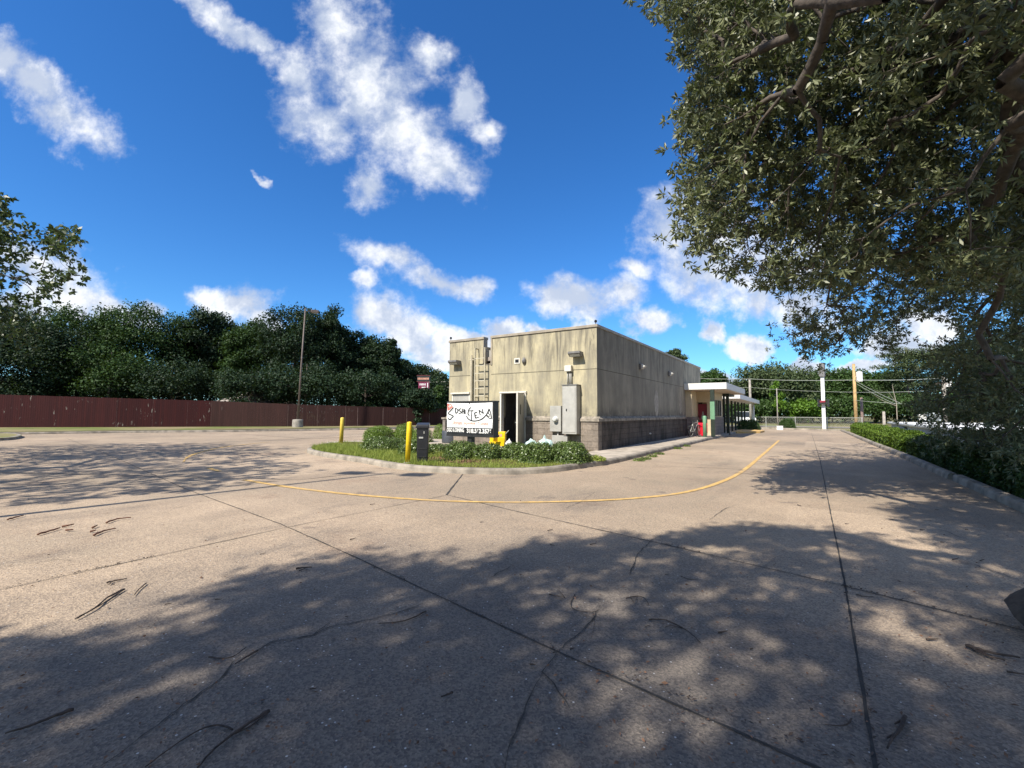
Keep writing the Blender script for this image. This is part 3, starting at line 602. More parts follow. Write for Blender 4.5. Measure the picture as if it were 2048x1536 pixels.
# roof ladder
lx0, lx1 = onY(956.5, 760)[0], onY(976, 760)[0]; lz1 = onY(975, 696)[1]; w = MB(); ly = YF-0.22
for lx in (lx0, lx1):
    w.box((lx-0.02, ly-0.02, 0.7), (lx+0.02, ly+0.02, lz1)); w.box((lx-0.02, ly+0.02, lz1-0.04), (lx+0.02, YF+0.6, lz1)); w.box((lx-0.02, YF+0.56, 3.7), (lx+0.02, YF+0.6, lz1-0.04)); w.box((lx-0.02, ly+0.02, 2.0), (lx+0.02, YF, 2.04)); 
lad = w.build('ladder', mat('ladder_paint', (0.42, 0.38, 0.28), 0.5), bld)
z_ = 0.85; rp_ = mat('rung_paint', (0.46, 0.42, 0.32), 0.5)
while z_ < lz1 - 0.35: w = MB(); w.box((lx0+0.02, ly-0.015, z_), (lx1-0.02, ly+0.015, z_+0.03)); z_ += 0.305; w.build('rung', rp_, lad)
# electrical gear
def ebox(name, p0, p1, d0, d1, m):
    x0, z1 = onY(*p0); x1, z0 = onY(*p1); w = MB(); w.box((x0, YF-d1, z0), (x1, YF-d0, z1)); return w.build(name, m, bld, bevel=0.01), x0, x1, z0, z1
YS = YF
o, x0, x1, z0, z1 = ebox('switch_cabinet', (1133, 772), (1161.5, 868), 0.02, 0.34, M['grey'])
g = MB(); g.box((x0+0.05, YF-0.352, z0+0.06), (x1-0.05, YF-0.343, z1-0.07)); g.build('cabinet_door', mat('cabinet_door_paint', (0.38, 0.37, 0.34), 0.4, var=0.08), o, bevel=0.004)
g = MB(); g.box((x0+0.16, YF-0.37, (z0+z1)/2-0.05), (x0+0.19, YF-0.353, (z0+z1)/2+0.03)); g.build('latch', M['black'], o)
g = MB(); g.box((x0-0.02, YF-0.36, z1), (x1+0.02, YF-0.01, z1+0.03)); g.build('rain_hood', M['greyd'], o)
o, x0, x1, z0, z1 = ebox('meter_box', (1106, 812), (1128, 863), 0.02, 0.24, M['grey'])
g = MB(); mx_, mz_ = (x0+x1)/2+0.02, (z0+z1)/2-0.02; g.lathe([(0.11, 0), (0.11, 0.03), (0.09, 0.04), (0.09, 0.11), (0.06, 0.14)], n=20); g2 = MB(); g2.add([(mx_+a, YF-0.24-c, mz_+b) for a, b, c in g.v], g.f); g2.build('meter_dial', M['lens'], o, True)
o, *_ = ebox('conduit_box', (1133, 732), (1146, 743), 0.02, 0.18, M['whitej'])
w = MB()
for px in (1137, 1141, 1144): xx = onY(px, 760)[0]; w = MB(); w.tube([(xx, YF-0.08, onY(1140, 743)[1]), (xx, YF-0.08, onY(1140, 771)[1])], 0.022, 8); w.build('conduit', M['grey'], bld, True)
w = MB()
xx = onY(1119, 870)[0]; w.tube([(xx, YF-0.12, onY(1119, 863)[1]), (xx, YF-0.12, 0.5)], 0.035, 8); w.build('conduit', M['grey'], bld, True); w = MB(); xx = onY(1108, 870)[0]; w.tube([(xx, YF-0.12, onY(1119, 863)[1]), (xx, YF-0.12, 0.75)], 0.03, 8)
w.build('conduit', M['grey'], bld, True)
o, *_ = ebox('wiring_trough', (1110, 870), (1141, 892), 0.07, 0.25, M['grey'])
# small hose bib on side wall
y_, z_ = onX(1299, 867, XR+0.06); w = MB(); w.tube([(XR+0.06, y_, z_), (XR+0.13, y_, z_)], 0.03, 8); w.build('tap', M['white'], bld)
# low block pier left of the building, seen beside the sign
w = MB(); x0 = onY(888.5, 840)[0]; w.box((x0, YF-0.1, 0), (XL-0.1, YF+0.25, 1.12)); o = w.build('screen_pier', M['block_pier'], bld); g = MB(); g.box((x0-0.04, YF-0.14, 1.12), (XL-0.1, YF+0.29, 1.2)); g.build('pier_cap', M['ledge'], o)
# ---- drive-through wing and canopy
w = MB(); w.box((XR+0.003, 27.6, Zl), (XR+0.35, 29.4, 2.75)); w.box((XR+0.35, 29.0, 2.1), (-5.01, 29.39, 2.75)); w.box((-5.28, 29.0, 0.13), (-5.01, 29.39, 2.1)); w.build('wall', M['stucco_in'], bld)
w = MB(); w.box((XR+0.061, 27.6, 0.13), (XR+0.40, 29.42, Zl-0.003)); w.build('block_base', M['block_pier'], bld)
w = MB(); w.box((XR+0.36, 29.42, 0.13), (-5.61, 29.5, 2.1)); w.build('door_recess', M['black'], bld)
xd0, xd1 = onY(1396, 850, 29.3)[0], onY(1411, 850, 29.3)[0]
w = MB(); w.box((xd0, 29.3, 0.3), (xd1+0.3, 29.36, 2.0)); rd = w.build('door', M['darkred'], bld); rd['label'] = 'dark red side door under the canopy'
def onD(px, py, Y=29.29):
    x, z = onY(px, py, Y); return (x, Y, z)
g = MB(); g.add([onD(1402, 838), onD(1409.5, 838), onD(1409, 833), onD(1407.5, 829), onD(1406.8, 823), onD(1404.6, 823), onD(1404, 829), onD(1402.4, 833)], [tuple(range(8))]); g.build('door_sticker', M['grey'], rd)
w = MB(); w.box((-5.6, 29.35, 0.13), (-4.95, 32.8, 1.2)); w.build('block_base', M['block_pier'], bld)
w = MB(); w.box((-5.6, 29.40, 1.2), (-5.0, 32.8, 2.75)); w.build('wall', M['stucco_in'], bld)
ya, za = onX(1429, 824, -4.5); yb, zb = onX(1441, 838, -4.5)
w = MB(); w.box((-5.0, 30.0, 1.28), (-4.96, 31.9, 2.25)); wn = w.build('window', M['glass'], bld)
g = MB()
for yy in (30.0, 30.6, 31.25, 31.9): g = MB(); g.box((-4.96, yy-0.03, 1.28), (-4.94, yy+0.03, 2.25)); g.build('mullion', M['grey'], wn)
w = MB(); w.box((XR+0.003, 27.35, 2.80), (-3.95, 35.6, 3.16)); w.build('canopy', M['fascia'], bld)
w = MB(); w.box((XR+0.01, 27.40, 2.765), (-4.0, 35.5, 2.797)); w.build('canopy_soffit', M['soffit'], bld)
w = MB(); w.box((-5.1, 32.85, 2.62), (-4.6, 35.4, 2.76)); w.build('canopy_beam', M['darkgreen'], bld)
# canopy posts
gx, gy = G(1414, 876, 0.13)
w = MB(); w.box((gx-0.10, gy+1.7, 0.13), (gx+0.10, gy+1.9, 2.76)); cp = w.build('canopy_post', M['darkgreen'], bld)
g = MB(); g.box((gx-0.115, gy+1.685, 1.1), (gx+0.115, gy+1.915, 2.1)); g.build('post_sleeve', M['greenp'], cp)
w = MB(); w.box((-5.1, 33.6, 0.0), (-4.98, 33.72, 2.62)); w.build('canopy_post', M['darkgreen'], bld)
bp_ = P(1456, 840, 30); w = MB(); w.box((bp_[0]-.09, bp_[1]-.09, 0.0), (bp_[0]+.09, bp_[1]+.09, 2.765)); w.build('canopy_post', M['darkgreen'], bld)

# carport canopy over the stalls beyond
cp = empty('stall_canopy', (-5.6, 40, 0)); tag(cp, 'long low white stall canopy on thin dark green posts beyond the restaurant', 'canopy')
w = MB(); w.add([(x+5.6, y-40, z) for x, y, z in [(-8.4,36.2,2.5),(-4.35,36.2,2.5),(-4.7,54.5,2.5),(-8.4,54.5,2.5),(-8.4,36.2,2.85),(-4.35,36.2,2.85),(-4.7,54.5,2.85),(-8.4,54.5,2.85)]], [(0,3,2,1),(4,5,6,7),(0,1,5,4),(1,2,6,5),(2,3,7,6),(3,0,4,7)])
w.build('canopy_roof', M['white'], cp)
for px, zc_ in ((1446, 33.5), (1464, 37), (1471, 39), (1477, 41), (1484, 43), (1489.5, 45)):
    p = P(px, 840, zc_); w = MB(); w.box((p[0]-0.07+5.6, p[1]-0.07-40, 0), (p[0]+0.07+5.6, p[1]+0.07-40, 2.49)); w.build('post', M['darkgreen'], cp)

# ================================================================== THINGS BY THE BUILDING
def bollard(px, py, h, r, m, label, zc=0.12, group=None):
    x, y = G(px, py, zc); o = empty('bollard', (x, y, zc)); tag(o, label, 'bollard', group)
    w = MB(); w.lathe([(r, 0), (r, h-r*0.5), (r*0.85, h-r*0.2), (r*0.5, h-0.01), (0.01, h)], n=20); w.build('post', m, o, True)
    w = MB(); w.lathe([(r+0.035, 0), (r+0.03, 0.015), (r+0.003, 0.03)], n=16); w.build('footing', M['conc'], o)
    return o
b1 = bollard(682, 888, 1.08, 0.075, M['yellow'], 'pale yellow bollard standing on the concrete left of the bushes', 0.11)
b2 = bollard(815, 926, 1.05, 0.065, M['yellowb'], 'bright yellow bollard in the grass beside the black order post', 0.12)
b2.rotation_euler = (0, math.radians(2.5), 0); b1.rotation_euler = (0, math.radians(2.5), 0)
bollard(1410, 875, 1.18, 0.10, M['greenp'], 'pale green bollard at the canopy corner by the red bin', 0.128)
# order post
x, y = G(845, 925, 0.12); o = empty('order_post', (x, y, 0.12), math.radians(38)); tag(o, 'black plastic order speaker post with hooded top in the grass bed', 'speaker post')
w = MB(); w.add([(-.135,-.10,0),(.135,-.10,0),(.135,.10,0),(-.135,.10,0),(-.15,-.11,.92),(.15,-.11,.92),(.15,.11,.92),(-.15,.11,.92)], [(0,3,2,1),(4,5,6,7),(0,1,5,4),(1,2,6,5),(2,3,7,6),(3,0,4,7)]); w.build('body', M['black'], o, bevel=0.02)
w = MB(); w.add([(-.17,-.15,.88),(.17,-.15,.88),(.17,.13,.90),(-.17,.13,.90),(-.165,-.13,.97),(.165,-.13,.97),(.16,.12,1.02),(-.16,.12,1.02)], [(0,3,2,1),(4,5,6,7),(0,1,5,4),(1,2,6,5),(2,3,7,6),(3,0,4,7)]); w.build('hood', M['black'], o, bevel=0.02)
w = MB(); w.box((-.09, -.125, .62), (.02, -.108, .66)); w.build('label_plate', M['steel'], o); w = MB(); w.box((.03, -.125, .74), (.05, -.108, .80)); w.build('label_plate', M['steel'], o)
w = MB(); w.box((-.11, -.122, .35), (.11, -.108, .37)); w.build('panel_seam', M['blackm'], o); w = MB(); w.box((-.11, -.122, .15), (.11, -.108, .17)); w.build('panel_seam', M['blackm'], o)
# little white spigot in the bed
x, y = G(762, 893, 0.12); w = MB((0,0,0)); w.tube([(0,0,0),(0,0,.2)], 0.025, 8); w.tube([(0,0,.2),(0.05,-.02,.24),(0.1,-.04,.2)], 0.022, 8); o = w.build('standpipe_tap', M['white'], None); o.location = (x, y, 0.12); tag(o, 'small white water tap sticking up among the low bushes', 'tap')
# grey drum beside sign
x, y = G(901, 885, 0.12); w = MB(); w.lathe([(0.36, 0), (0.37, 0.05), (0.37, 0.50), (0.35, 0.53), (0.33, 0.53)], n=24); o = w.build('drum', mat('slate_drum', (0.05, 0.055, 0.065), 0.5), None, True); o.location = (x, y, 0.1); tag(o, 'dark grey drum standing left of the banner sign', 'drum')
# ---- banner sign
SY = 10.4
def onS(px, py, Y=SY): return onY(px, py, Y)
sx0, st = onS(896, 803.5); sx1, _ = onS(986, 803.5); sz1 = st; sz0 = onS(985, 874)[1]; scx = (sx0+sx1)/2
sg = empty('banner_sign', (scx, SY, 0.12)); tag(sg, 'black framed sign box with a white hand-drawn restaurant banner on a short post', 'sign')
def sl_(x, y, z): return (x-scx, y-SY, z-0.12)
w = MB(); w.box(sl_(sx0-0.02, SY+0.0, sz0), sl_(sx1+0.03, SY+0.24, sz1)); w.build('cabinet', M['blackm'], sg, bevel=0.008)
w = MB(); 
for a, b in (((sx0-0.03, sz1-0.03), (sx1+0.04, sz1+0.015)), ((sx0-0.03, sz0-0.02), (sx1+0.04, sz0+0.05))): w = MB(); w.box(sl_(a[0], SY-0.02, a[1]), sl_(b[0], SY+0.26, b[1])); w.build('cabinet_trim', M['blackm'], sg)

px_, py_ = G(941, 912, 0.12); w = MB(); w.box((px_-scx-0.07, 0.04, -0.1), (px_-scx+0.09, 0.2, sz0-0.13)); w.build('post', M['blackm'], sg)
bx0, bx1 = sx0-0.01, onS(985.5, 840)[0]; bz1 = sz1-0.035; bz0 = sz0+0.055
def bc(cx, cy, off=0.0):
    """banner co-ordinates: 140..915 across, 300..830 down"""
    u_ = (cx-140)/775; v_ = (cy-300)/530
    return (bx0+(bx1-bx0)*u_-scx, -0.008-off-rip(u_, v_), bz1-(bz1-bz0)*v_-0.12)
def rip(u_, v_): return 0.012*math.sin(u_*9+v_*3)*(1-v_)+0.006*math.sin(u_*23-v_*11)+0.006
def grid(cx0, cx1, cy0, cy1, nx, ny, off, sag=0):
    w = MB(); w.add([bc(cx0+(cx1-cx0)*i/nx, cy0+(cy1-cy0)*j/ny+(sag*math.sin(PI*i/nx)*(1-j/ny) if sag else 0), off) for j in range(ny+1) for i in range(nx+1)], [(j*(nx+1)+i, (j+1)*(nx+1)+i, (j+1)*(nx+1)+i+1, j*(nx+1)+i+1) for j in range(ny) for i in range(nx)]); return w
grid(140, 915, 300, 722, 40, 16, 0.003, 10).build('banner', M['banner'], sg, True)
grid(140, 915, 722, 828, 40, 4, 0.003).build('name_strip', mat('strip_black', (0.015, 0.015, 0.016), 0.5), sg, True)
def stroke(mb, pts, wd, off=0.008):
    pts2 = []
    for a, b in zip(pts[:-1], pts[1:]):
        n = max(2, int(math.hypot(b[0]-a[0], b[1]-a[1])/15))
        pts2 += [(a[0]+(b[0]-a[0])*i/n, a[1]+(b[1]-a[1])*i/n) for i in range(n)]
    pts2.append(pts[-1]); vs = []
    for i, p in enumerate(pts2):
        q0 = pts2[max(i-1,0)]; q1 = pts2[min(i+1,len(pts2)-1)]; dx, dy = q1[0]-q0[0], q1[1]-q0[1]; L = math.hypot(dx, dy) or 1
        vs += [bc(p[0]-dy/L*wd/2, p[1]+dx/L*wd/2, off), bc(p[0]+dy/L*wd/2, p[1]-dx/L*wd/2, off)]
    mb.add(vs, [(2*i, 2*i+2, 2*i+3, 2*i+1) for i in range(len(pts2)-1)])
ink = MB()
for s_, wd in [([(262,380),(210,430),(165,485),(250,528),(222,565),(200,592),(160,568)],13), ([(247,432),(250,446)],12), ([(290,392),(300,482)],12), ([(288,394),(322,408),(334,440),(322,470),(300,482)],11),
    ([(388,402),(358,410),(352,432),(384,452),(382,476),(346,482)],11), ([(408,400),(406,486)],12), ([(437,400),(437,490)],12), ([(406,445),(437,447)],10), ([(457,415),(458,492)],12),
    ([(558,378),(530,405),(515,450),(512,498),(540,512)],13), ([(532,440),(602,432)],11), ([(575,430),(575,520),(575,602)],11), ([(620,470),(640,562)],13), ([(620,472),(672,456)],11), ([(632,516),(668,505)],10), ([(640,562),(694,542)],12),
    ([(722,512),(700,424)],12), ([(700,424),(775,482)],12), ([(775,482),(748,402)],11), ([(480,520),(505,565),(545,592),(600,606),(660,604),(720,586),(770,556),(815,505),(850,440),(864,402)],13),
    ([(864,402),(885,470),(902,562)],11), ([(902,562),(860,556),(812,505)],11), ([(845,430),(850,480),(872,505)],9), ([(822,505),(850,525),(880,520)],8)]: stroke(ink, smoothpath(s_, 4) if len(s_) > 3 else s_, wd*1.55)
ink.build('lettering', M['ink'], sg)
tri = MB(); tri.add([bc(142,315,.007), bc(215,315,.007), bc(252,372,.007), bc(150,440,.007)], [(0,3,2,1)]); tri.build('corner_flash', M['rink'], sg)
star = MB(); sc_ = (185, 365); star.add([bc(sc_[0]+(34 if i % 2 == 0 else 15)*math.sin(i*PI/4), sc_[1]+(34 if i % 2 == 0 else 15)*math.cos(i*PI/4), .010) for i in range(8)], [tuple(range(8))]); star.build('star', mat('star_ink', (0.7, 0.45, 0.40), 0.6), sg)
def put_text(txt, cx0, cx1, cyb, cyt, m, bold, name):
    me = text_mesh(txt, 1.0, bold); n = len(me.vertices); co = np.zeros(n*3); me.vertices.foreach_get('co', co); co = co.reshape(-1, 3)
    mnx, mxx = co[:,0].min(), co[:,0].max(); mny, mxy = co[:,1].min(), co[:,1].max(); out = []
    for c_ in co: out.append(bc(cx0+(c_[0]-mnx)/(mxx-mnx)*(cx1-cx0), cyb+(c_[1]-mny)/(mxy-mny)*(cyt-cyb), 0.012))
    me.vertices.foreach_set('co', np.array(out).ravel()); me.update(); me.materials.clear(); link(name, me, m, sg)
put_text('Ultimate', 232, 410, 672, 606, M['orange'], 0.005, 'lettering'); put_text('Japanese', 436, 640, 680, 612, M['orange'], 0.005, 'lettering'); put_text('Cuisine', 682, 852, 672, 616, M['orange'], 0.005, 'lettering')
put_text('OGO & DINING', 142, 444, 800, 722+10, M['white'], 0.035, 'lettering'); put_text('318.562.3576', 496, 906, 810, 734, M['white'], 0.035, 'lettering')
# ---- mop buckets
def bucket(px, py, s, rz, label):
    x, y = G(px, py, 0.12); o = empty('mop_bucket', (x, y, 0.13), rz); tag(o, label, 'mop bucket', 'yellow mop buckets by the sign')
    w = MB(); b_ = [(-.2,-.14),(.2,-.14),(.2,.14),(-.2,.14)]; t_ = [(-.26,-.18),(.26,-.18),(.26,.18),(-.26,.18)]
    w.add([(a*s,b*s,.08*s) for a,b in b_]+[(a*s,b*s,.46*s) for a,b in t_]+[(a*s*.92,b*s*.9,.46*s) for a,b in t_]+[(a*s*.9,b*s*.9,.12*s) for a,b in b_], [(0,3,2,1)]+[(i,(i+1)%4,4+(i+1)%4,4+i) for i in range(4)]+[(4+i,4+(i+1)%4,8+(i+1)%4,8+i) for i in range(4)]+[(8+i,8+(i+1)%4,12+(i+1)%4,12+i) for i in range(4)]+[(12,13,14,15)]); w.build('tub', M['yplastic'], o, bevel=0.012)
    w = MB(); w.add([(a*s,b*s,c*s) for a,b,c in [(-.02,-.15,.34),(.24,-.15,.34),(.24,.15,.34),(-.02,.15,.34),(-.05,-.16,.72),(.27,-.16,.72),(.27,.16,.72),(-.05,.16,.72)]], [(0,3,2,1),(4,5,6,7),(0,1,5,4),(1,2,6,5),(2,3,7,6),(3,0,4,7)]); w.build('wringer', M['yplastic'], o, bevel=0.015)
    w = MB(); w.tube([(.26*s,-.12*s,.6*s),(.42*s,-.12*s,.78*s)], 0.015*s, 8); w.build('lever', M['steel'], o)
    w = MB(); w.box((.0, -.166*s, .5*s), (.12*s, -.155*s, .62*s)); w.build('warning_label', M['orange'], o)
    for a in (-.16, .16):
        for b in (-.11, .11): w = MB(); w.tube([(a*s, b*s-.015, .035*s), (a*s, b*s+.015, .035*s)], 0.035*s, 12); w.build('castor', M['rubber'], o)
bucket(1000, 896, 0.82, 0.4, 'yellow mop bucket with tall wringer against the door jamb'); bucket(990, 901, 0.66, 2.9, 'yellow mop bucket lying lower and left under the sign edge')
# ---- rubbish bags
def bag(px, py, r, h, m, label, seed, zc=0.13):
    x, y = G(px, py, zc); rg = random.Random(seed); bm = bmesh.new(); bmesh.ops.create_icosphere(bm, subdivisions=3, radius=1)
    for vv in bm.verts:
        c_ = vv.co; n_ = 1 + 0.10*math.sin(c_.x*5+seed)*math.cos(c_.y*4+seed) + rg.uniform(-.035, .035)
        t_ = max(0, c_.z); pinch = 1 - 0.75*t_**3
        vv.co = Vector((c_.x*r*n_*pinch, c_.y*r*n_*pinch, max(0, (c_.z*0.5+0.42)*h*n_) + (0.12*h if c_.z > 0.93 else 0)))
    me = bpy.data.meshes.new('rubbish_bag'); bm.to_mesh(me); bm.free(); o = link('rubbish_bag', me, m); o.location = (x, y, zc)
    tag(o, label, 'bag', 'plastic bags behind the bushes')
bag(1089, 903, 0.26, 0.50, M['bag'], 'tall pale teal plastic bag against the block base', 1); bag(1062, 903, 0.24, 0.42, M['bag'], 'lower pale teal plastic bag right of the open door', 2); bag(1018, 899, 0.14, 0.36, M['white'], 'small white plastic bag sitting in the open doorway', 3)
# ---- red wheelie bin, bicycle
x, y = G(1405, 873, 0.13); o = empty('wheeled_bin', (x, y, 0.13), 0.35); o.scale = (.72,.72,.72); tag(o, 'bright red wheeled bin in front of the dark red door', 'bin')
w = MB(); w.add([(-.24,-.24,.06),(.24,-.24,.06),(.24,.24,.06),(-.24,.24,.06),(-.32,-.32,.95),(.32,-.32,.95),(.32,.32,.95),(-.32,.32,.95)], [(0,3,2,1),(4,5,6,7),(0,1,5,4),(1,2,6,5),(2,3,7,6),(3,0,4,7)]); w.build('body', M['red'], o, bevel=0.03)
w = MB(); w.add([(-.34,-.34,.95),(.34,-.34,.95),(.34,.36,.95),(-.34,.36,.95),(-.30,-.28,1.04),(.30,-.28,1.04),(.30,.34,1.08),(-.30,.34,1.08)], [(0,3,2,1),(4,5,6,7),(0,1,5,4),(1,2,6,5),(2,3,7,6),(3,0,4,7)]); w.build('lid', M['red'], o, bevel=0.02)
for a in (-.22, .22): w = MB(); w.tube([(a-.03,.26,.09),(a+.03,.26,.09)], .09, 14); w.build('wheel', M['rubber'], o)
x, y = G(1390, 874, 0.13); o = empty('bicycle', (x, y, 0.13), math.radians(75)); tag(o, 'bicycle parked end-on between the block wall and the red bin', 'bicycle')
def ring(cx, r, t, n=20):
    w = MB(); w.tube([(cx+r*math.cos(2*PI*i/n), 0, 0.33+r*math.sin(2*PI*i/n)) for i in range(n+1)], t, 6); return w
for cx in (-.5, .5): wh = ring(cx, .31, .022).build('wheel', M['rubber'], o); r_ = ring(cx, .285, .008); [r_.tube([(cx, 0, .33), (cx+.28*math.cos(a), 0, .33+.28*math.sin(a))], .002, 3) for a in [PI*i/5 for i in range(10)]]; r_.build('rim', M['steel'], wh)
w = MB(); 
for a, b in (((-.5,0,.33),(-.12,0,.30)),((-.12,0,.30),(-.22,0,.82)),((-.5,0,.33),(-.2,0,.75)),((-.12,0,.30),(.33,0,.75)),((-.2,0,.75),(.32,0,.80)),((.5,0,.33),(.30,0,.92))): w.tube([a, b], .018, 6)
w.build('frame', M['steel'], o); w = MB(); w.tube([(.30,-.28,.98),(.28,0,.95),(.30,.28,.98)], .014, 6); w.build('handlebar', M['blackm'], o); w = MB(); w.box((-.36,-.07,.82),(-.1,.07,.88)); w.build('saddle', M['black'], o, bevel=.02)
# white freestanding panel by the window pier
x, y = G(1422, 871, 0.13); w = MB(); w.box((-.11,-.08,0),(.11,.08,1.1)); o = w.build('utility_pedestal', M['white'], None, bevel=.02); g_ = MB(); g_.box((-.13,-.10,1.1),(.13,.10,1.15)); g_.build('pedestal_cap', M['grey'], o); o.location = (x, y+0.6, 0.13); tag(o, 'narrow white pedestal between the green canopy post and the window bay', 'pedestal')

# ================================================================== FENCES, POLES, FAR THINGS
def board_fence(name, pts, m, label, zb=0.06, bw=0.145, seed=0):
    """pts: (x, y, top z) line of the fence"""
    root = empty(name, (pts[0][0], pts[0][1], 0)); tag(root, label, 'fence'); rg = random.Random(seed); w = MB(); ox, oy = pts[0][0], pts[0][1]
    po = MB(); rail = MB()
    for a, b in zip(pts[:-1], pts[1:]):
        dx, dy = b[0]-a[0], b[1]-a[1]; L = math.hypot(dx, dy); dx /= L; dy /= L; n = max(1, round(L/bw)); bw_ = L/n
        for i in range(n):
            s0 = i*bw_; t = s0/L; ht = a[2]+(b[2]-a[2])*t + rg.uniform(-.012, .012); x0 = a[0]+dx*s0-ox; y0 = a[1]+dy*s0-oy; th = 0.02; of = rg.uniform(0, .012)
            X1, Y1 = x0+dx*(bw_-0.006), y0+dy*(bw_-0.006); nx, ny = -dy*th, dx*th
            w.add([(x0+nx*of*9, y0+ny*of*9, zb), (X1, Y1, zb), (X1+nx, Y1+ny, zb), (x0+nx, y0+ny, zb), (x0+nx*of*9, y0+ny*of*9, ht), (X1, Y1, ht), (X1+nx, Y1+ny, ht), (x0+nx, y0+ny, ht)], [(0,3,2,1),(4,5,6,7),(0,1,5,4),(1,2,6,5),(2,3,7,6),(3,0,4,7)])
        for i in range(int(L/2.4)+1):
            x0 = a[0]+dx*i*2.4-ox-dy*.03; y0 = a[1]+dy*i*2.4-oy+dx*.03; po = MB(); po.box((x0-.05, y0-.05+.06, 0), (x0+.05, y0+.05+.06, a[2]+(b[2]-a[2])*i*2.4/L-0.1)); po.build('post', M['woodg'], root)
    w.build('boards', m, root); return root
def fpt(px, pyb, pyt):
    x, y = G(px, pyb, 0.0); zz = math.hypot(x, y); r = ray(px, pyt); t = x / r[0]; return (x, y, 1.4 + r[2]*t)
FA = [fpt(-380, 858.5, 777), fpt(0, 857.5, 789), fpt(230, 857, 796), fpt(420, 856, 801.5)]
FB = [fpt(420, 856, 801.5), fpt(574, 855.5, 808), fpt(714, 854.3, 812.5), fpt(892, 852, 817.5)]
FA[0] = (FA[0][0], FA[0][1], FA[0][2])
board_fence('board_fence', FA, M['fred'], 'dark red board fence with peeling paint at the far left', seed=1)
board_fence('board_fence', FB, M['fbrown'], 'dull brown board fence running behind the lamp post towards the restaurant', seed=2)
# lot lamp posts
def lamp_post(x, y, h, rz, label, lean=0, heads=(-1, 1)):
    o = empty('lamp_post', (x, y, 0), rz); tag(o, label, 'lamp post', 'tall car park lamp posts')
    w = MB(); w.lathe([(0.42, 0), (0.42, 0.70), (0.39, 0.76), (0.05, 0.77)], n=28); w.build('concrete_base', M['conc'], o, False)
    w = MB(); w.box((-.16,-.16,.77),(.16,.16,.80)); w.build('base_plate', M['rust'], o)
    w = MB(); w.tube([(0,0,.8),(lean*.4,0,h*.5),(lean,0,h)], [.085,.07,.05], 10); w.build('pole', M['rust'], o, True)
    for s_ in heads:
        w = MB(); w.tube([(lean,0,h-.25),(lean+s_*.45,0,h-.2)], .03, 8); a = w.build('arm', M['rust'], o)
        w = MB(); w.box((lean+s_*.45-(0.0 if s_ > 0 else .62),-.2,h-.32),(lean+s_*.45+(.62 if s_ > 0 else 0),.2,h-.08)); hd = w.build('lamp_head', M['rust'], o, bevel=.03)
        w = MB(); w.box((lean+s_*.76-.24,-.16,h-.335),(lean+s_*.76+.24,.16,h-.322)); w.build('lens', M['lens'], hd)
    return o
x, y = G(595, 857); lamp_post(x, y, 10.3, math.radians(60), 'tall thin lamp post on a round concrete base by the brown fence', 0.28, heads=(1,))
tipx, tipy = G(785, 946); hl = 10.3/math.tan(SUN_EL); lamp_post(tipx+TOSUN[0]/math.cos(SUN_EL)*hl, tipy+TOSUN[1]/math.cos(SUN_EL)*hl, 10.3, math.radians(25), 'lamp post left of view whose long thin shadow crosses the pavement')
# house roof beyond the fence
x, y, _ = P(470, 800, 47); hh = empty('house', (x, y, 0)); tag(hh, 'house showing only its grey roof corner above the brown fence', 'house')
w = MB(); w.box((-4,-.0,0),(3,5,2.3)); w.build('wall', M['conc'], hh); w = MB(); w.add([(-4.4,-.6,2.3),(1.6,-.6,2.3),(-4.4,2.5,3.6),(0.6,2.5,3.6),(-4.4,5.6,2.3),(1.6,5.6,2.3)], [(0,1,3,2),(2,3,5,4),(1,5,3),(0,2,4),(0,4,5,1)]); w.build('roof', M['roofg'], hh)
# red trimmed sign beyond the fence
c0 = P(850, 765, 52); o = empty('roadside_sign', (c0[0], c0[1], 0), math.radians(33)); tag(o, 'far red and magenta roadside sign above the brown fence beside the green tree', 'sign')
def sgz(py): return 1.4 + (825-py)/900*52
w = MB(); w.box((-.9,-.1,sgz(763)),(.55,.1,sgz(752))); tp = w.build('top_panel', M['blackm'], o)
w = MB(); 
for zz in (sgz(751), sgz(763.5)): w.box((-.95,-.12,zz-.03),(.6,.12,zz+.03))
w.build('red_trim', mat('sign_trim', (0.12,0.02,0.02), .5), o)
w = MB(); rg = random.Random(4)
for i in range(9): w.box((-.82+i*.145,-.106,sgz(759.5)),(-.82+i*.145+.09,-.101,sgz(755.5)))
w.build('lettering', M['orange'], tp)
w = MB(); w.box((-.75,-.1,sgz(779)),(.5,.1,sgz(764.5))); pp = w.build('lower_panel', M['pink'], o)
w = MB()
for i in range(5): w.box((-.6+i*.15,-.106,sgz(771)),(-.6+i*.15+.09,-.101,sgz(767)))
w.box((.28,-.106,sgz(778)),(.38,-.101,sgz(766))); w.box((-.35,-.106,sgz(776)),(.1,-.101,sgz(774))); w.build('lettering', M['white'], pp)
w = MB(); w.box((-.3,-.08,0),(-.1,.08,sgz(779))); w.build('post', M['rust'], o)
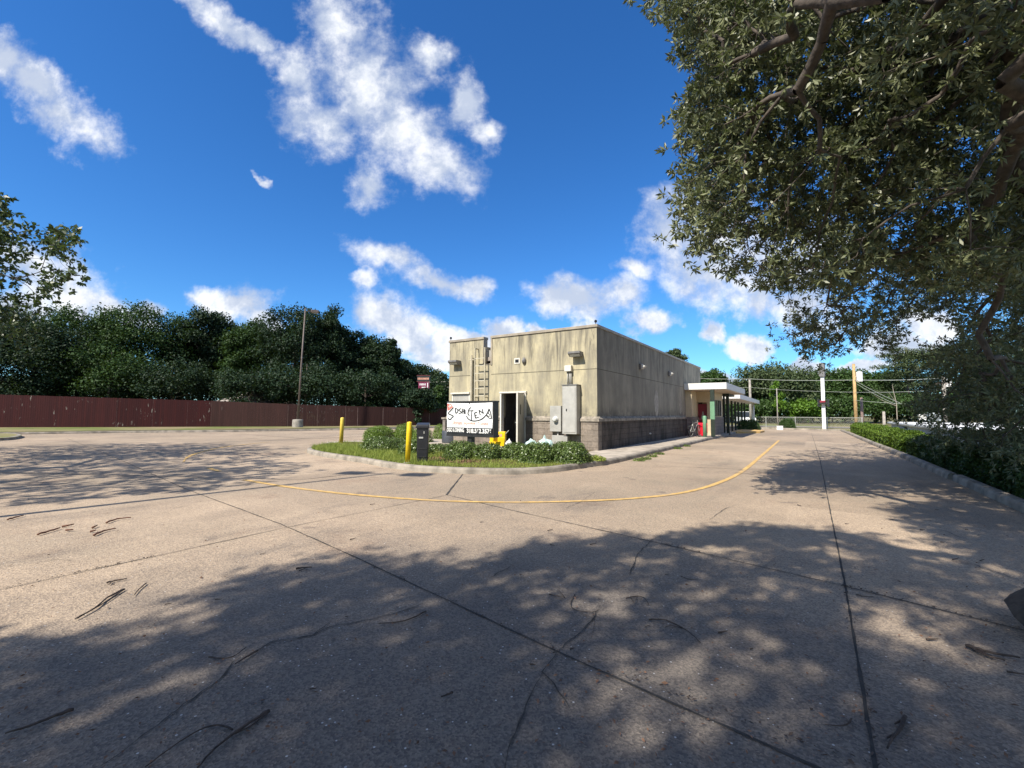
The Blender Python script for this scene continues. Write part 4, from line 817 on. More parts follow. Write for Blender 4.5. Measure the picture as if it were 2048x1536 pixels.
# far right: pylon sign, utility poles, wires
def polebase(px, py, h=0): return G(px, py, h)
x, y = G(1649, 861); o = empty('pylon_sign', (x, y, 0), math.radians(-8)); tag(o, 'white pylon with its dark sign boxes seen edge-on at the far end of the lot', 'sign pole')
w = MB(); w.box((-.13,-.13,0),(.13,.13,5.0)); w.build('pylon', M['white'], o)
w = MB(); w.box((-.2,-.3,4.75),(.2,.3,5.95)); b_ = w.build('sign_box', M['greyd'], o, bevel=.03); w = MB(); w.box((-.212,-.26,4.85),(-.201,.26,5.85)); w.build('sign_face', M['white'], b_)
w = MB(); w.box((-.35,-.5,2.35),(.35,.5,2.45)); w.box((-.38,-.45,2.1),(-.30,.45,2.75)); w.box((.30,-.45,2.1),(.38,.45,2.75)); w.build('sign_box', M['blackm'], o)
w = MB(); w.box((-.2,-.52,2.46),(.2,-.14,2.62)); w.build('reader_strip', M['darkred'], o)
def upole(px, pyb, z_depth, pyt, r, m, label, trans=None, arm=False, zb=0):
    a = P(px, pyb, z_depth); top = P(px, pyt, z_depth)[2]; zb_ = ground_h(a[0], a[1]) - 0.3
    o = empty('utility_pole', (a[0], a[1], 0), math.radians(30)); tag(o, label, 'utility pole')
    w = MB(); w.tube([(0,0,zb_),(0,0,top)], [r*1.25, r*.85], 10); w.build('pole', m, o, True)
    if trans:
        tz = P(px, trans, z_depth)[2]; w = MB(); w.lathe([(.22,tz-.5),(.25,tz-.45),(.25,tz+.35),(.2,tz+.42)], (r+.34, 0), 16); t_ = w.build('transformer', M['white'], o, False)
        w = MB(); w.tube([(r+.34,0,tz+.42),(r+.34,0,tz+.62)], .05, 8); w.build('bushing', M['greyd'], t_); w = MB(); w.box((0,-.04,tz-.1),(r+.2,.04,tz)); w.build('bracket', M['steel'], o)
    if arm: w = MB(); w.box((-.9,-.06,top-.9),(.9,.06,top-.76)); w.build('crossarm', M['woodg'], o)
    return a, top
upole(1712.5, 850, 42, 727, .13, M['wood'], 'tan wooden utility pole with a white transformer near its top', trans=752)
upole(1725, 850, 44, 795, .12, M['woodg'], 'short brown wooden pole just right of the tan utility pole')
upole(1769, 858, 43, 823, .13, M['conc'], 'short grey post at the corner of the white building')
upole(1889, 800, 50, 752, .18, M['conc'], 'far grey utility pole with transformer half hidden by the oak leaves', trans=765, arm=True)
upole(1502, 850, 62, 757, .16, M['conc'], 'thin grey utility pole beyond the stall canopy', arm=False)
upole(1556, 857, 47, 776, .05, M['conc'], 'thin grey pole with a white foot on the far verge')
upole(1507, 850, 46, 806, .14, M['whitej'], 'pale post at the end of the stall canopy')
def wire(pts, r, label, sagpx=0):
    w = MB(); q = [P(a, b, c) for a, b, c in pts]; out = []
    for a, b in zip(q[:-1], q[1:]):
        L = np.linalg.norm(b-a)
        for i in range(8): t = i/8; out.append(a+(b-a)*t-np.array([0,0,4*t*(1-t)*L*0.006]))
    out.append(q[-1]); w.tube(out, r, 5); o = w.build('power_line', M['wire'], None); tag(o, label, 'power line', 'power lines beyond the lot')
wire([(1380,756,75),(1502,758,62),(1712,760,42),(1884,756,50),(2150,750,60)], .034, 'thick upper power line spanning the far trees')
wire([(1380,772,75),(1502,775,62),(1712,784.5,42),(1888,779,50),(2150,775,60)], .02, 'thinner power line below the thick upper one')
wire([(1712,801,42),(1900,811,46),(2150,815,60)], .018, 'lowest power line running right from the tan utility pole')
wire([(1712,762,42),(1800,806,30)], .016, 'slanting service cable from the transformer, upper'); wire([(1714,768,42),(1790,808,32)], .016, 'slanting service cable from the transformer, lower')
wire([(850,764.5,60),(905,763,60)], .04, 'upper distant line left of the restaurant corner'); wire([(850,775,60),(905,774,60)], .03, 'lower distant line left of the restaurant corner')
# chain link fence
fx0, fy0 = G(1500, 855); f0 = np.array([-9.0, 53.0]); f1 = np.array([3.6, 50.5]); f2 = np.array([14, 50.5])
o = empty('chain_link_fence', (f0[0], f0[1], 0)); tag(o, 'low galvanised chain link fence along the far verge', 'fence')
w = MB(); mesh_ = MB(); seg = [(f0, f1)]
for a, b in seg:
    L = np.linalg.norm(b-a); n = int(L/2.4)
    for i in range(n+1): p = a+(b-a)*i/n-f0; w = MB(); w.tube([(p[0],p[1],0),(p[0],p[1],1.18)], .035, 8); w.build('post', M['steel'], o)
    r_ = MB(); p, q_ = a-f0, b-f0; r_.tube([(p[0],p[1],1.12),(q_[0],q_[1],1.12)], .025, 6); r_.build('top_rail', M['steel'], o)
    dd = (b-a)/L; nn_ = int(L/.16)
    for i in range(nn_):
        for sg_ in (1, -1):
            s0 = i*.16+(0 if sg_ > 0 else 1.06); s1 = s0+1.06*sg_
            s0 = min(s0, L); s1 = min(max(s1, 0), L); A = a+dd*s0-f0; B = a+dd*s1-f0; mesh_.add([(A[0],A[1],.05),(A[0]+dd[0]*.008,A[1],.05),(B[0]+dd[0]*.008,B[1],1.11),(B[0],B[1],1.11)], [(0,1,2,3)])
mesh_.build('wire_mesh', M['steel'], o)
# white building down on the right
wb = empty('white_building', (6.2, 10, -2.0)); tag(wb, 'low white building with white flat roof, below the lot beyond the hedge', 'building')
BX, BY0, BY1, BZ = 7.3, 6, 66, 0.62
w = MB(); w.box((BX-6.2, BY0-10, 0), (BX+12-6.2, BY1-10, BZ+2.0-.22)); w.build('wall', mat('white_wall', (0.50,0.50,0.50), .8, var=.12, nscale=.8), wb)
w = MB(); w.box((BX-.35-6.2, BY0-.3-10, BZ+2-.22), (BX+12.3-6.2, BY1+.3-10, BZ+2-.1)); w.build('fascia', M['grey'], wb)
w = MB(); w.box((BX-.30-6.2, BY0-.25-10, BZ+2-.1), (BX+12.2-6.2, BY1+.25-10, BZ+2)); w.build('roof', mat('white_roof', (0.82,0.82,0.80), .6, var=.05), wb)
w = MB(); w.box((BX-6.22, 52, .3), (BX-6.2+.02, 53.2, 1.9)); w.build('window', M['glass'], wb)
def rooftop(px, py, dx, dy, h, name, label, curl=False):
    x, y = G(px, py, BZ); o = empty(name, (x, y, BZ)); tag(o, label, 'roof vent')
    w = MB(); w.box((-dx,-dy,0),(dx,dy,h*.45)); w.build('curb', M['white'], o, bevel=.02)
    w = MB(); w.lathe([(dx*.7,h*.45),(dx*1.15,h*.6),(dx*1.25,h*.95),(dx*1.0,h)], n=18); w.build('fan_drum', M['white'], o)
    if curl: w = MB(); w.tube([(dx*.4,0,h*.3),(dx*.4,0,h*1.5)]+[(dx*.4+.3*(1-math.cos(a)),0,h*1.5+.3*math.sin(a)) for a in (0.5,1,1.57,2.1,2.7,3.1)], .05, 8); w.build('gooseneck', M['white'], o)
rooftop(1826, 839.5, .5, .5, .9, 'roof_fan', 'white roof fan with a hooked pipe, the left one of two', True); rooftop(1846, 840.5, .5, .5, .9, 'roof_fan', 'white roof fan with a hooked pipe, the right one of two', True)
x, y = G(1805, 839, BZ); w = MB(); w.box((-.9,-.6,0),(.9,.6,.45)); o = w.build('roof_hatch', mat('cream', (0.75,0.72,0.62), .6), None, bevel=.03); o.location = (x, y, BZ); tag(o, 'cream box on the white roof left of the fans', 'roof hatch')
x, y = G(1868, 842, BZ); o = empty('air_conditioner', (x, y, BZ)); tag(o, 'pale blue-grey air conditioner on the white roof behind the oak leaves', 'air conditioner')
w = MB(); w.box((-.6,-.6,0),(.6,.6,1.1)); w.build('casing', mat('ac_paint', (0.55,0.62,0.66), .5), o, bevel=.03); w = MB(); 
for i in range(6): w.box((-.55,-.62,.2+i*.13),(.55,-.6,.26+i*.13))
w.build('grille', M['greyd'], o)
def car(px, py, zg, rz, label, grp=None, suv=False):
    x, y = G(px, py, zg); o = empty('parked_car', (x, y, zg), rz); tag(o, label, 'car', grp)
    L, Wd = 2.25, .9; hb = .78 if not suv else .95; ht = 1.42 if not suv else 1.75
    bm = bmesh.new(); prof = [(-L,.35),(-L,.65),(-L+.1,hb-.05),(-L+.9,hb+.02),(L-.75,hb+.04),(L-.05,hb-.06),(L,.6),(L,.35)]
    w = MB(); n = len(prof); w.add([(a, s_*Wd*(.97 if b > .7 else 1), b) for s_ in (-1,1) for a, b in prof], [tuple(range(n)), tuple(range(n,2*n))[::-1]]+[(i,n+i,n+(i+1)%n,(i+1)%n) for i in range(n)]); w.build('body', M['white'], o, bevel=.05)
    cab = [(-L+.85,hb),(-L+1.5,ht-.03),(L-1.2 if not suv else L-.45,ht),(L-.5 if not suv else L-.1,hb+.02)]
    w = MB(); w.add([(a, s_*(Wd*.93 if i in (0,3) else Wd*.74), b) for s_ in (-1,1) for i, (a,b) in enumerate(cab)], [(0,1,2,3),(7,6,5,4),(0,4,5,1),(2,6,7,3),(1,5,6,2)]); gl = w.build('windows', M['glass'], o)
    w = MB(); w.box((cab[1][0]-.02,-Wd*.74,ht-.035),(cab[2][0]+.02,Wd*.74,ht+.02)); w.build('roof_panel', M['white'], o, bevel=.015)
    for a in (-1.35, 1.35):
        for s_ in (-1,1): w = MB(); w.tube([(a,s_*(Wd-.2),.33),(a,s_*(Wd+.01),.33)], .33, 16); wh = w.build('wheel', M['rubber'], o); w = MB(); w.tube([(a,s_*(Wd+.01),.33),(a,s_*(Wd+.02),.33)], .2, 12); w.build('rim', M['steel'], wh)
    for s_ in (-.65,.65): w = MB(); w.box((-L-.01,s_-.14,.55),(-L+.02,s_+.14,.68)); w.build('headlight', M['lens'], o)
car(1965, 955, -2.0, math.radians(88), 'white car parked below the hedge beside the white building', 'white cars in the lower car park'); car(2068, 985, -2.0, math.radians(88), 'white car at the right edge, nearest one below the hedge', 'white cars in the lower car park')
car(1490, 848, -0.0, math.radians(110), 'white sport utility vehicle seen between the dark canopy posts', suv=True)

# ================================================================== VEGETATION
def foliage(name, clumps, n_per, leaf, m, parent, rng, elong=0.5, droop=0.2, shell=0.5):
    """clumps: list of (centre, radius vector); leaves spread in each clump, denser towards its outside"""
    cs = np.array([c for c, r in clumps]); rs = np.array([r for c, r in clumps])
    idx = np.repeat(np.arange(len(cs)), n_per); n = len(idx)
    dv = unit(rng.normal(size=(n,3))); rad = rng.uniform(0,1,(n,1))**shell * rng.uniform(.8,1.12,(n,1))
    pos = cs[idx]+dv*rad*rs[idx]; direc = dv*0.8+rng.normal(size=(n,3))*0.7+np.array([0,0,-droop])
    V, Fq = leaf_geo(pos, leaf, leaf*elong, direc, rng, up=dv*0.8+np.array([0,0,.8]))
    return npmesh(name, V, Fq, m, parent)
def tree(name, px, depth, py_base, py_top, wpx, m, label, cat='tree', seed=0, style='round', leaf=None, group=None, n_cl=60, dens=170, barkm=None, low=0.12, zoff=0.0):
    """a tree standing at a given distance; py_top/width read in the picture"""
    rng = np.random.default_rng(seed); a = P(px, py_base, depth); top = P(px, py_top, depth)[2]; gz = ground_h(a[0], a[1]); Ht = (top-gz)*1.05; Wr = wpx/F*depth/2*1.15
    leaf = leaf or max(0.12, depth*0.0052)
    o = empty(name, (a[0], a[1], gz), rng.uniform(0, 6)); tag(o, label, cat, group)
    cl = []; limbs = MB(); tr = max(.1, Ht*0.018)
    for i in range(n_cl):
        if style == 'round':
            d_ = unit(rng.normal(size=3)); d_[2] = abs(d_[2])*1.0 if rng.random() < .6 else d_[2]; rr = rng.uniform(.45,1.0)
            c = np.array([d_[0]*Wr*rr*.86, d_[1]*Wr*rr*.86, Ht*(.5+low/2)+d_[2]*rr*Ht*(.5-low/2)*.88]); r_ = Wr*rng.uniform(.2,.36); rv = np.array([r_,r_,r_*.72])
        elif style == 'cone':
            t_ = rng.uniform(0,1)**.8; z_ = Ht*(low+(1-low)*t_*.97); R_ = Wr*(1-t_)**.75*rng.uniform(.25,1.0); an = rng.uniform(0,2*PI); c = np.array([math.cos(an)*R_, math.sin(an)*R_, z_]); r_ = Wr*(.14+.2*(1-t_)); rv = np.array([r_,r_,r_*.8])
        elif style == 'pine':
            t_ = rng.uniform(0,1); z_ = Ht*(max(low,.25)+(1-max(low,.25))*t_*.96); R_ = Wr*(1-.55*t_**2)*rng.uniform(.2,1.0); an = rng.uniform(0,2*PI); c = np.array([math.cos(an)*R_, math.sin(an)*R_, z_]); r_ = Wr*rng.uniform(.18,.30); rv = np.array([r_*1.3,r_*1.3,r_*.42])
        else: # column
            t_ = rng.uniform(0,1); z_ = Ht*(low+(1-low)*t_*.95); R_ = Wr*math.sin(PI*min(1,.25+t_*.75))**.6*rng.uniform(.1,.85); an = rng.uniform(0,2*PI); c = np.array([math.cos(an)*R_, math.sin(an)*R_, z_]); r_ = Wr*rng.uniform(.25,.4); rv = np.array([r_,r_,r_])
        cl.append((c, rv))
        if i % 4 == 0:
            s_z = min(c[2]*.75, Ht*.8); limbs.tube([(0,0,s_z), tuple(c*.55+np.array([0,0,s_z*.45])), tuple(c)], [tr*.45*(1-s_z/Ht)+.02, tr*.25, .015], 5)
    k_ = 1.0; trunk = MB(); trunk.tube([(0,0,-.1),(tr*.4,0,Ht*.3),(-tr*.3,tr*.3,Ht*.6),(0,0,Ht*.9)], [tr*1.3,tr,tr*.65,.03], 9); trunk.v += []; 
    n0_ = len(trunk.v); trunk.add(limbs.v, limbs.f); trunk.build('trunk', barkm or M['bark'], o, True)
    foliage('crown', cl, dens, leaf, m, o, rng, elong=.62 if style != 'pine' else .3)
    return o
LT = 'trees behind the board fence'
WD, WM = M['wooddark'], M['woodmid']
spec = [ # px, depth, top, width, mat, style, label
 (-150, 44, 560, 330, WM, 'round', 'dark broad tree at the left edge behind the red fence'),
 (60, 46, 640, 220, WD, 'round', 'dark low tree under the overhanging left branches'),
 (150, 52, 612, 200, WM, 'round', 'dark green round tree behind the red fence, with a bumpy crown'),
 (275, 55, 605, 190, WM, 'round', 'tree with thin leafy sprays on top behind the peeling red fence'),
 (400, 58, 618, 130, WD, 'round', 'dark tree with bare spiky twigs on top left of the open-crowned tree'),
 (455, 60, 640, 110, WD, 'round', 'open-crowned tree with sky showing through, above the house roof'),
 (585, 54, 603, 160, WD, 'round', 'tallest dark tree rising behind the lamp post'),
 (508, 57, 640, 130, WM, 'round', 'dark green tree filling the space between the open-crowned tree and the tallest one'),
 (748, 60, 672, 110, WD, 'round', 'dark tree between the tall trees and the pointed one'),
 (822, 64, 715, 90, WD, 'round', 'dark rounded tree just left of the magenta sign'),
 (655, 56, 612, 110, WD, 'round', 'dark tall tree just right of the lamp post'),
 (710, 58, 665, 90, WD, 'round', 'dark tree stepping down right of the tallest tree'),
 (782, 56, 684, 95, WD, 'cone', 'pointed dark tree standing alone between the tall trees and the sign'),
 (828, 58, 745, 60, WD, 'cone', 'small dark pointed tree beside the magenta sign'),
 (878, 70, 742, 70, M['pine'], 'round', 'paler green tree between the sign and the restaurant'),
 (876, 55, 775, 34, M['mid'], 'col', 'slim light green young tree at the restaurant corner')]
for i, (px, dp, tp, wd, mm, st_, lb) in enumerate(spec):
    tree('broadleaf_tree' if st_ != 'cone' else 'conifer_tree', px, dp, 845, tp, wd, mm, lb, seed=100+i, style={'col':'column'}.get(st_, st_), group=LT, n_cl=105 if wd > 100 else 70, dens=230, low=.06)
# understorey shrubs behind the fence close the view below the crowns
for i, (px, tp, wd, mm, lb) in enumerate([(20,735,240,WD,'dark thicket at the far left end of the fence'),(215,690,190,WM,'brighter green rounded shrub leaning over the red fence'),(340,720,180,WD,'dark shrub right of the brighter shrub behind the fence'),(500,735,150,WD,'dark shrub over the house roof corner'),(610,720,170,WD,'dark shrub directly behind the lamp post'),(730,740,160,WD,'dark shrub below the pointed tree'),(836,774,70,WD,'dark shrub hiding the post of the magenta sign'),(-150,700,240,WD,'dark shrub mass outside the left edge of the fence')]):
    tree('large_shrub', px, 46 + (i % 3)*2, 848, tp, wd, mm, lb, 'shrub', seed=150+i, group='shrubs behind the board fence', n_cl=60, dens=190, low=.0)
for i, px in enumerate(range(-260, 900, 82)):
    tree('large_shrub', px, 62, 846, (748 if px < 700 else 772)-(i%3)*8, 130, WD, 'dark shrub in the back row of the left wood, '+['beyond the left frame edge','just beyond the left frame edge','just outside the left edge','under the left tree','above the red fence left end','above the peeling boards','right of the peeling boards','left of the house roof','behind the house roof','left of the lamp post','behind the lamp post','right of the lamp post','below the tallest trees','beside the pointed tree','under the magenta sign'][min(i,14)], 'shrub', seed=180+i, group='shrubs behind the board fence', n_cl=40, dens=170, low=.0)
# bare sprigs above the left trees are part of those trees' silhouettes
# right hand woods
RT = 'trees of the far wood on the right'
spec = [(1352, 70, 698, 70, M['pine'], 'round', 'rounded tree top showing over the restaurant roof'),
 (1425, 80, 738, 75, M['mid'], 'round', 'green tree top above the canopy at the end of the restaurant'),
 (1375, 88, 760, 90, M['mid'], 'round', 'tree mostly hidden behind the restaurant end wall'),
 (1480, 92, 770, 90, M['mid'], 'round', 'low tree seen between the canopy posts'),
 (1545, 78, 724, 150, M['pine'], 'round', 'large grey-green rounded tree left of the white pylon'),
 (1500, 84, 760, 90, M['pine'], 'round', 'grey-green tree behind the stall canopy end'),
 (1625, 86, 742, 110, M['mid'], 'round', 'green tree directly behind the white pylon'),
 (1690, 84, 738, 110, M['mid'], 'round', 'green tree between the pylon and the tan pole'),
 (1752, 86, 742, 110, M['mid'], 'round', 'deep green tree right of the tan pole'),
 (1820, 76, 700, 120, M['pine'], 'pine', 'tall layered pine behind the white roof'),
 (1905, 76, 690, 130, M['pine'], 'pine', 'tall layered pine partly behind the oak leaves'),
 (1990, 74, 680, 140, M['pine'], 'pine', 'pine at the right edge behind the oak'),
 (2090, 74, 670, 150, M['pine'], 'pine', 'pine just beyond the right edge of view')]
for i, (px, dp, tp, wd, mm, st_, lb) in enumerate(spec):
    tree('pine_tree' if st_ == 'pine' else 'broadleaf_tree', px, dp, 846, tp, wd, mm, lb, seed=200+i, style=st_, group=RT, n_cl=95, dens=150, low=.05 if st_ != 'pine' else .2)
for i, (px, dp, tp, wd, mm, lb) in enumerate([(1590,74,800,90,M['fresh'],'bright yellow-green shrub left of the white pylon'),(1525,74,800,90,M['mid'],'dark green shrub at the foot of the grey-green tree'),(1665,76,795,110,M['mid'],'dark shrub right of the white pylon'),(1750,76,795,130,M['mid'],'dark green shrub behind the two wooden poles'),(1840,72,790,130,M['mid'],'shrub behind the white building roof'),(1440,76,800,110,M['mid'],'shrub seen through the canopy posts'),(1940,72,790,130,M['mid'],'shrub behind the roof under the oak leaves')]):
    tree('large_shrub', px, dp, 848, tp, wd, mm, lb, 'shrub', seed=250+i, group='shrubs at the foot of the far wood', n_cl=60, dens=150, low=.0)
tree('young_tree', 1556, 66, 850, 765, 30, M['fresh'], 'slim bright green young tree by the thin grey pole', seed=270, style='column', n_cl=30, dens=90, low=.3)
# dead pale snag in the far wood
a = P(1795, 850, 70); w = MB(); hz_ = lambda py: P(1795, py, 70)[2]
w.tube([(0,0,0),(0,0,hz_(806)),(-1.2,-.2,hz_(785))], [.07,.06,.02], 6); w.tube([(0,0,hz_(806)),(-.3,.1,hz_(781)),(-.4,.1,hz_(768))], [.06,.04,.02], 6); w.tube([(0,0,hz_(812)),(-2.0,.3,hz_(800)),(-3.0,.3,hz_(790))], [.045,.035,.015], 6)

o = w.build('dead_tree', M['barkl'], None); o.location = (a[0], a[1], 0); o.rotation_euler = (0,0,math.radians(30)); tag(o, 'bare pale dead tree in front of the pines', 'tree')

def bush(px, py, wm, hm, m, label, seed, zc=0.12, leaf=0.05, n=5200, dm=None, group=None, name='round_bush', back=0.0):
    """clipped or loose dome of leaves standing on the bed"""
    rng = np.random.default_rng(seed); x, y = G(px, py, zc); dm = dm or wm
    f = np.array([-.555, .83]); x += f[0]*(dm/2+back); y += f[1]*(dm/2+back)
    o = empty(name, (x, y, zc)); tag(o, label, 'bush', group)
    dv = unit(rng.normal(size=(n,3))); dv[:,2] = np.abs(dv[:,2])*1.0-.12; 
    low_ = sum(np.sin(dv@rng.normal(size=3)*k_*2.2+k_) for k_ in (1,2,3))*.035
    rad = (rng.uniform(.0,1,n)**.22*(1+low_)*rng.uniform(.93,1.05,n))[:,None]
    sx = np.sign(dv)*np.abs(dv)**.8
    pos = sx*rad*np.array([wm/2, dm/2, hm*.95]); pos[:,2] = np.maximum(pos[:,2], .02)
    V, Fq = leaf_geo(pos, leaf, leaf*.55, dv*.6+rng.normal(size=(n,3))*.8, rng, up=dv+np.array([0,0,.5]))
    npmesh('foliage', V, Fq, m, o)
    w = MB()
    for i in range(7): an = i*PI*2/7; w.tube([(0,0,-.02),(math.cos(an)*wm*.15,math.sin(an)*dm*.15,hm*.4),(math.cos(an)*wm*.32,math.sin(an)*dm*.32,hm*.72)], [.02,.012,.006], 5)
    w.build('stems', M['bark'], o)
    return o
BG = 'bushes in the planting bed'
bush(744, 884, 1.35, .84, M['bush'], 'clipped round bush at the left end of the back row', 1, n=15000, group=BG, back=.4, leaf=.045)
bush(799, 884, 1.05, .86, M['bush'], 'clipped round bush second from left in the back row, behind the bright bollard', 2, n=12000, group=BG, back=.5, leaf=.045)
bush(836, 886, .9, .74, M['bush'], 'clipped bush hidden behind the black order post', 3, n=5000, group=BG, back=.4, leaf=.045)
bush(876, 880, .95, .80, M['bush'], 'clipped bush between the order post and the dark drum', 4, n=6000, group=BG, back=.8, leaf=.045)
bush(757, 903, 1.6, .55, M['bush2'], 'low loose bush in front of the clipped ones, around the white tap', 5, n=7500, group=BG, leaf=.055)
bush(820, 912, 1.0, .55, M['bush2'], 'loose bush behind the bright yellow bollard', 6, n=5500, group=BG, leaf=.055, back=.1)
bush(874, 905, .8, .33, M['bush2'], 'low sparse bush right of the black order post', 7, n=1500, group=BG, leaf=.055)
bush(918, 919, 1.0, .56, M['bush2'], 'glossy bush left of the sign post', 8, n=6000, group=BG, leaf=.055)
bush(972, 920, .95, .50, M['bush2'], 'dark bush between the sign post and the mop buckets', 9, n=5000, group=BG, leaf=.055)
bush(1032, 920, .85, .50, M['bush2'], 'glossy bush under the open door', 10, n=6500, group=BG, leaf=.055)
bush(1078, 928, 1.0, .60, M['bush2'], 'glossy bush in front of the teal bags', 11, n=7500, group=BG, leaf=.055)
bush(1143, 928, 1.1, .64, M['bush2'], 'glossy bush at the right end of the bed, under the meter cabinet', 12, n=8500, group=BG, leaf=.055)
bush(1197, 923, .5, .16, M['blade'], 'small weed clump at the foot of the corner', 13, n=700, leaf=.05, group=BG)
bush(1508, 860, 1.9, 1.15, M['mid'], 'loose shrub at the far end of the stall canopy', 14, zc=0, n=4500, leaf=.10, name='shrub'); bush(1584, 858.5, 1.4, 1.15, M['mid'], 'upright dark shrub on the far verge beside the thin pole', 15, zc=0, n=4500, leaf=.10, name='shrub')
for i, (px, py) in enumerate([(1278,922),(1290,919),(1304,914),(1318,909),(1355,898),(1372,893)]):
    bush(px, py, .38, .10, M['hedge'], ['nearest and left-most','second','third','fourth','fifth','farthest'][i]+' weed tuft along the kerb beside the restaurant sidewalk', 30+i, zc=0.0, n=260, leaf=.035, group='weed tufts along the kerb', name='weed_tuft', back=-.2)['category'] = 'weed'
w = MB(); x, y = G(1560, 860); w.box((-.35,-.2,0),(.35,.2,.45)); o = w.build('utility_box', M['white'], None, bevel=.03); o.scale = (.7,.7,.8); o.location = (x, y, 0); g_ = MB(); g_.box((-.38,-.23,.45),(.38,.23,.5)); g_.build('lid', M['grey'], o); tag(o, 'small white utility box at the foot of the thin grey pole', 'utility box')
# hedge along the right kerb
def hedge(y0, y1, x0, x1, h, m, n, leaf, label, seed):
    rng = np.random.default_rng(seed); o = empty('hedge', ((x0+x1)/2, (y0+y1)/2, 0.0)); tag(o, label, 'hedge')
    hx2, hy2 = (x1-x0)/2, (y1-y0)/2
    areas = np.array([h*2*hy2, h*2*hy2*.5, 2*hx2*2*hy2, 2*hx2*h*.7, 2*hx2*h*.7]); side = rng.choice(5, n, p=areas/areas.sum())
    a = rng.uniform(-1,1,n); b = rng.uniform(0,1,n); pos = np.zeros((n,3)); nor = np.zeros((n,3))
    for s_ in range(5):
        q = side == s_
        if s_ in (0,1): sg_ = -1 if s_ == 0 else 1; pos[q] = np.stack([np.full(q.sum(), sg_*hx2), a[q]*hy2, b[q]*h], 1); nor[q] = (sg_,0,.3)
        elif s_ == 2: pos[q] = np.stack([(b[q]*2-1)*hx2, a[q]*hy2, np.full(q.sum(), h)], 1); nor[q] = (0,0,1)
        else: sg_ = -1 if s_ == 3 else 1; pos[q] = np.stack([a[q]*hx2, np.full(q.sum(), sg_*hy2), b[q]*h], 1); nor[q] = (0,sg_,.3)
    wav = .07*np.sin(pos[:,1]*1.3+seed)+.05*np.sin(pos[:,1]*3.1)+.04*np.sin(pos[:,1]*7+pos[:,2]*5)
    ed = np.clip((pos[:,2]/h-.75)*4,0,1)*np.clip((np.abs(pos[:,0])/hx2-.7)*3.3,0,1); pos[:,2] -= ed*.12
    pos += nor*(wav[:,None]-rng.uniform(0,1,(n,1))**2*.2); pos[:,2] = np.maximum(pos[:,2], .03)
    V, Fq = leaf_geo(pos, leaf, leaf*.6, nor*.5+rng.normal(size=(n,3))*.8, rng, up=nor+np.array([0,0,.4]))
    npmesh('foliage', V, Fq, m, o)
    w = MB(); w.box((-hx2*.6,-hy2+.25,0),(hx2*.6,hy2-.25,h*.68)); w.build('woody_core', M['core'], o)
hedge(21.4, 46.5, 2.55, 3.75, .66, M['hedge'], 42000, .085, 'bright yellow-green sunlit clipped hedge along the far right kerb', 1)
hedge(10.0, 21.2, 2.75, 3.75, .58, M['hedge_shaded'], 36000, .07, 'darker clipped hedge in the oak shade along the right kerb', 2)
hedge(4.0, 9.8, 2.85, 3.9, .55, M['hedge_shaded'], 20000, .06, 'dark low hedge nearest the oak trunk at the right edge', 3)
# grass in the bed: one uncountable mass
rng = np.random.default_rng(5); pts = []; gp_ = np.array(grass_poly)
def inside(x, y, poly):
    c = np.zeros(len(x), bool); j = len(poly)-1
    for i in range(len(poly)):
        xi, yi = poly[i]; xj, yj = poly[j]; c ^= ((yi > y) != (yj > y)) & (x < (xj-xi)*(y-yi)/(yj-yi+1e-12)+xi); j = i
    return c
n = 90000; X_ = rng.uniform(gp_[:,0].min(), gp_[:,0].max(), n); Y_ = rng.uniform(gp_[:,1].min(), gp_[:,1].max(), n); ok = inside(X_, Y_, grass_poly)
front = np.interp(X_, [-14.5,-12,-9.5,-8,-6.5,-5.2,-4.6], [9.2,8.9,8.2,8.15,8.25,9,11]); dd_ = Y_-front; keep = ok & (rng.random(n) < np.clip(1.25-dd_*.45, .08, 1)*np.where(X_ > -7.6, .7, 1))
bare = (np.abs(X_+8.2) < .9) & (dd_ > .45) & (dd_ < 1.5) & (rng.random(n) < .85); keep &= ~bare
X_, Y_ = X_[keep], Y_[keep]; n = len(X_); hgt = rng.uniform(.04,.13,n)*np.where(X_ > -7.6, .55, 1)*(1+.6*(np.sin(X_*5)*np.cos(Y_*6) > .4)); lean = rng.normal(size=(n,2))*.45*hgt[:,None]; an = rng.uniform(0,PI,n); wv = .0065
b0 = np.stack([X_-np.cos(an)*wv, Y_-np.sin(an)*wv, np.full(n,.115)],1); b1_ = np.stack([X_+np.cos(an)*wv, Y_+np.sin(an)*wv, np.full(n,.115)],1); tp_ = np.stack([X_+lean[:,0], Y_+lean[:,1], .115+hgt],1)
tag(npmesh('grass', np.stack([b0,b1_,tp_],1).reshape(-1,3), np.arange(n*3).reshape(-1,3), M['blade']), 'bright green tufty grass along the front of the planting bed', 'grass', kind='stuff')
# dry litter under the sign
rng = np.random.default_rng(9); n = 900; X_ = rng.uniform(-9.1,-7.2,n); Y_ = rng.uniform(8.7,10.2,n); V, Fq = leaf_geo(np.stack([X_,Y_,np.full(n,.13)],1), .05, .03, rng.normal(size=(n,3))*np.array([1,1,.25]), rng, up=np.array([0,0,1.0]))
tag(npmesh('dry_leaves', V, Fq, M['litter']), 'brown dry leaves lying in the bed below the sign', 'dry leaves', kind='stuff')

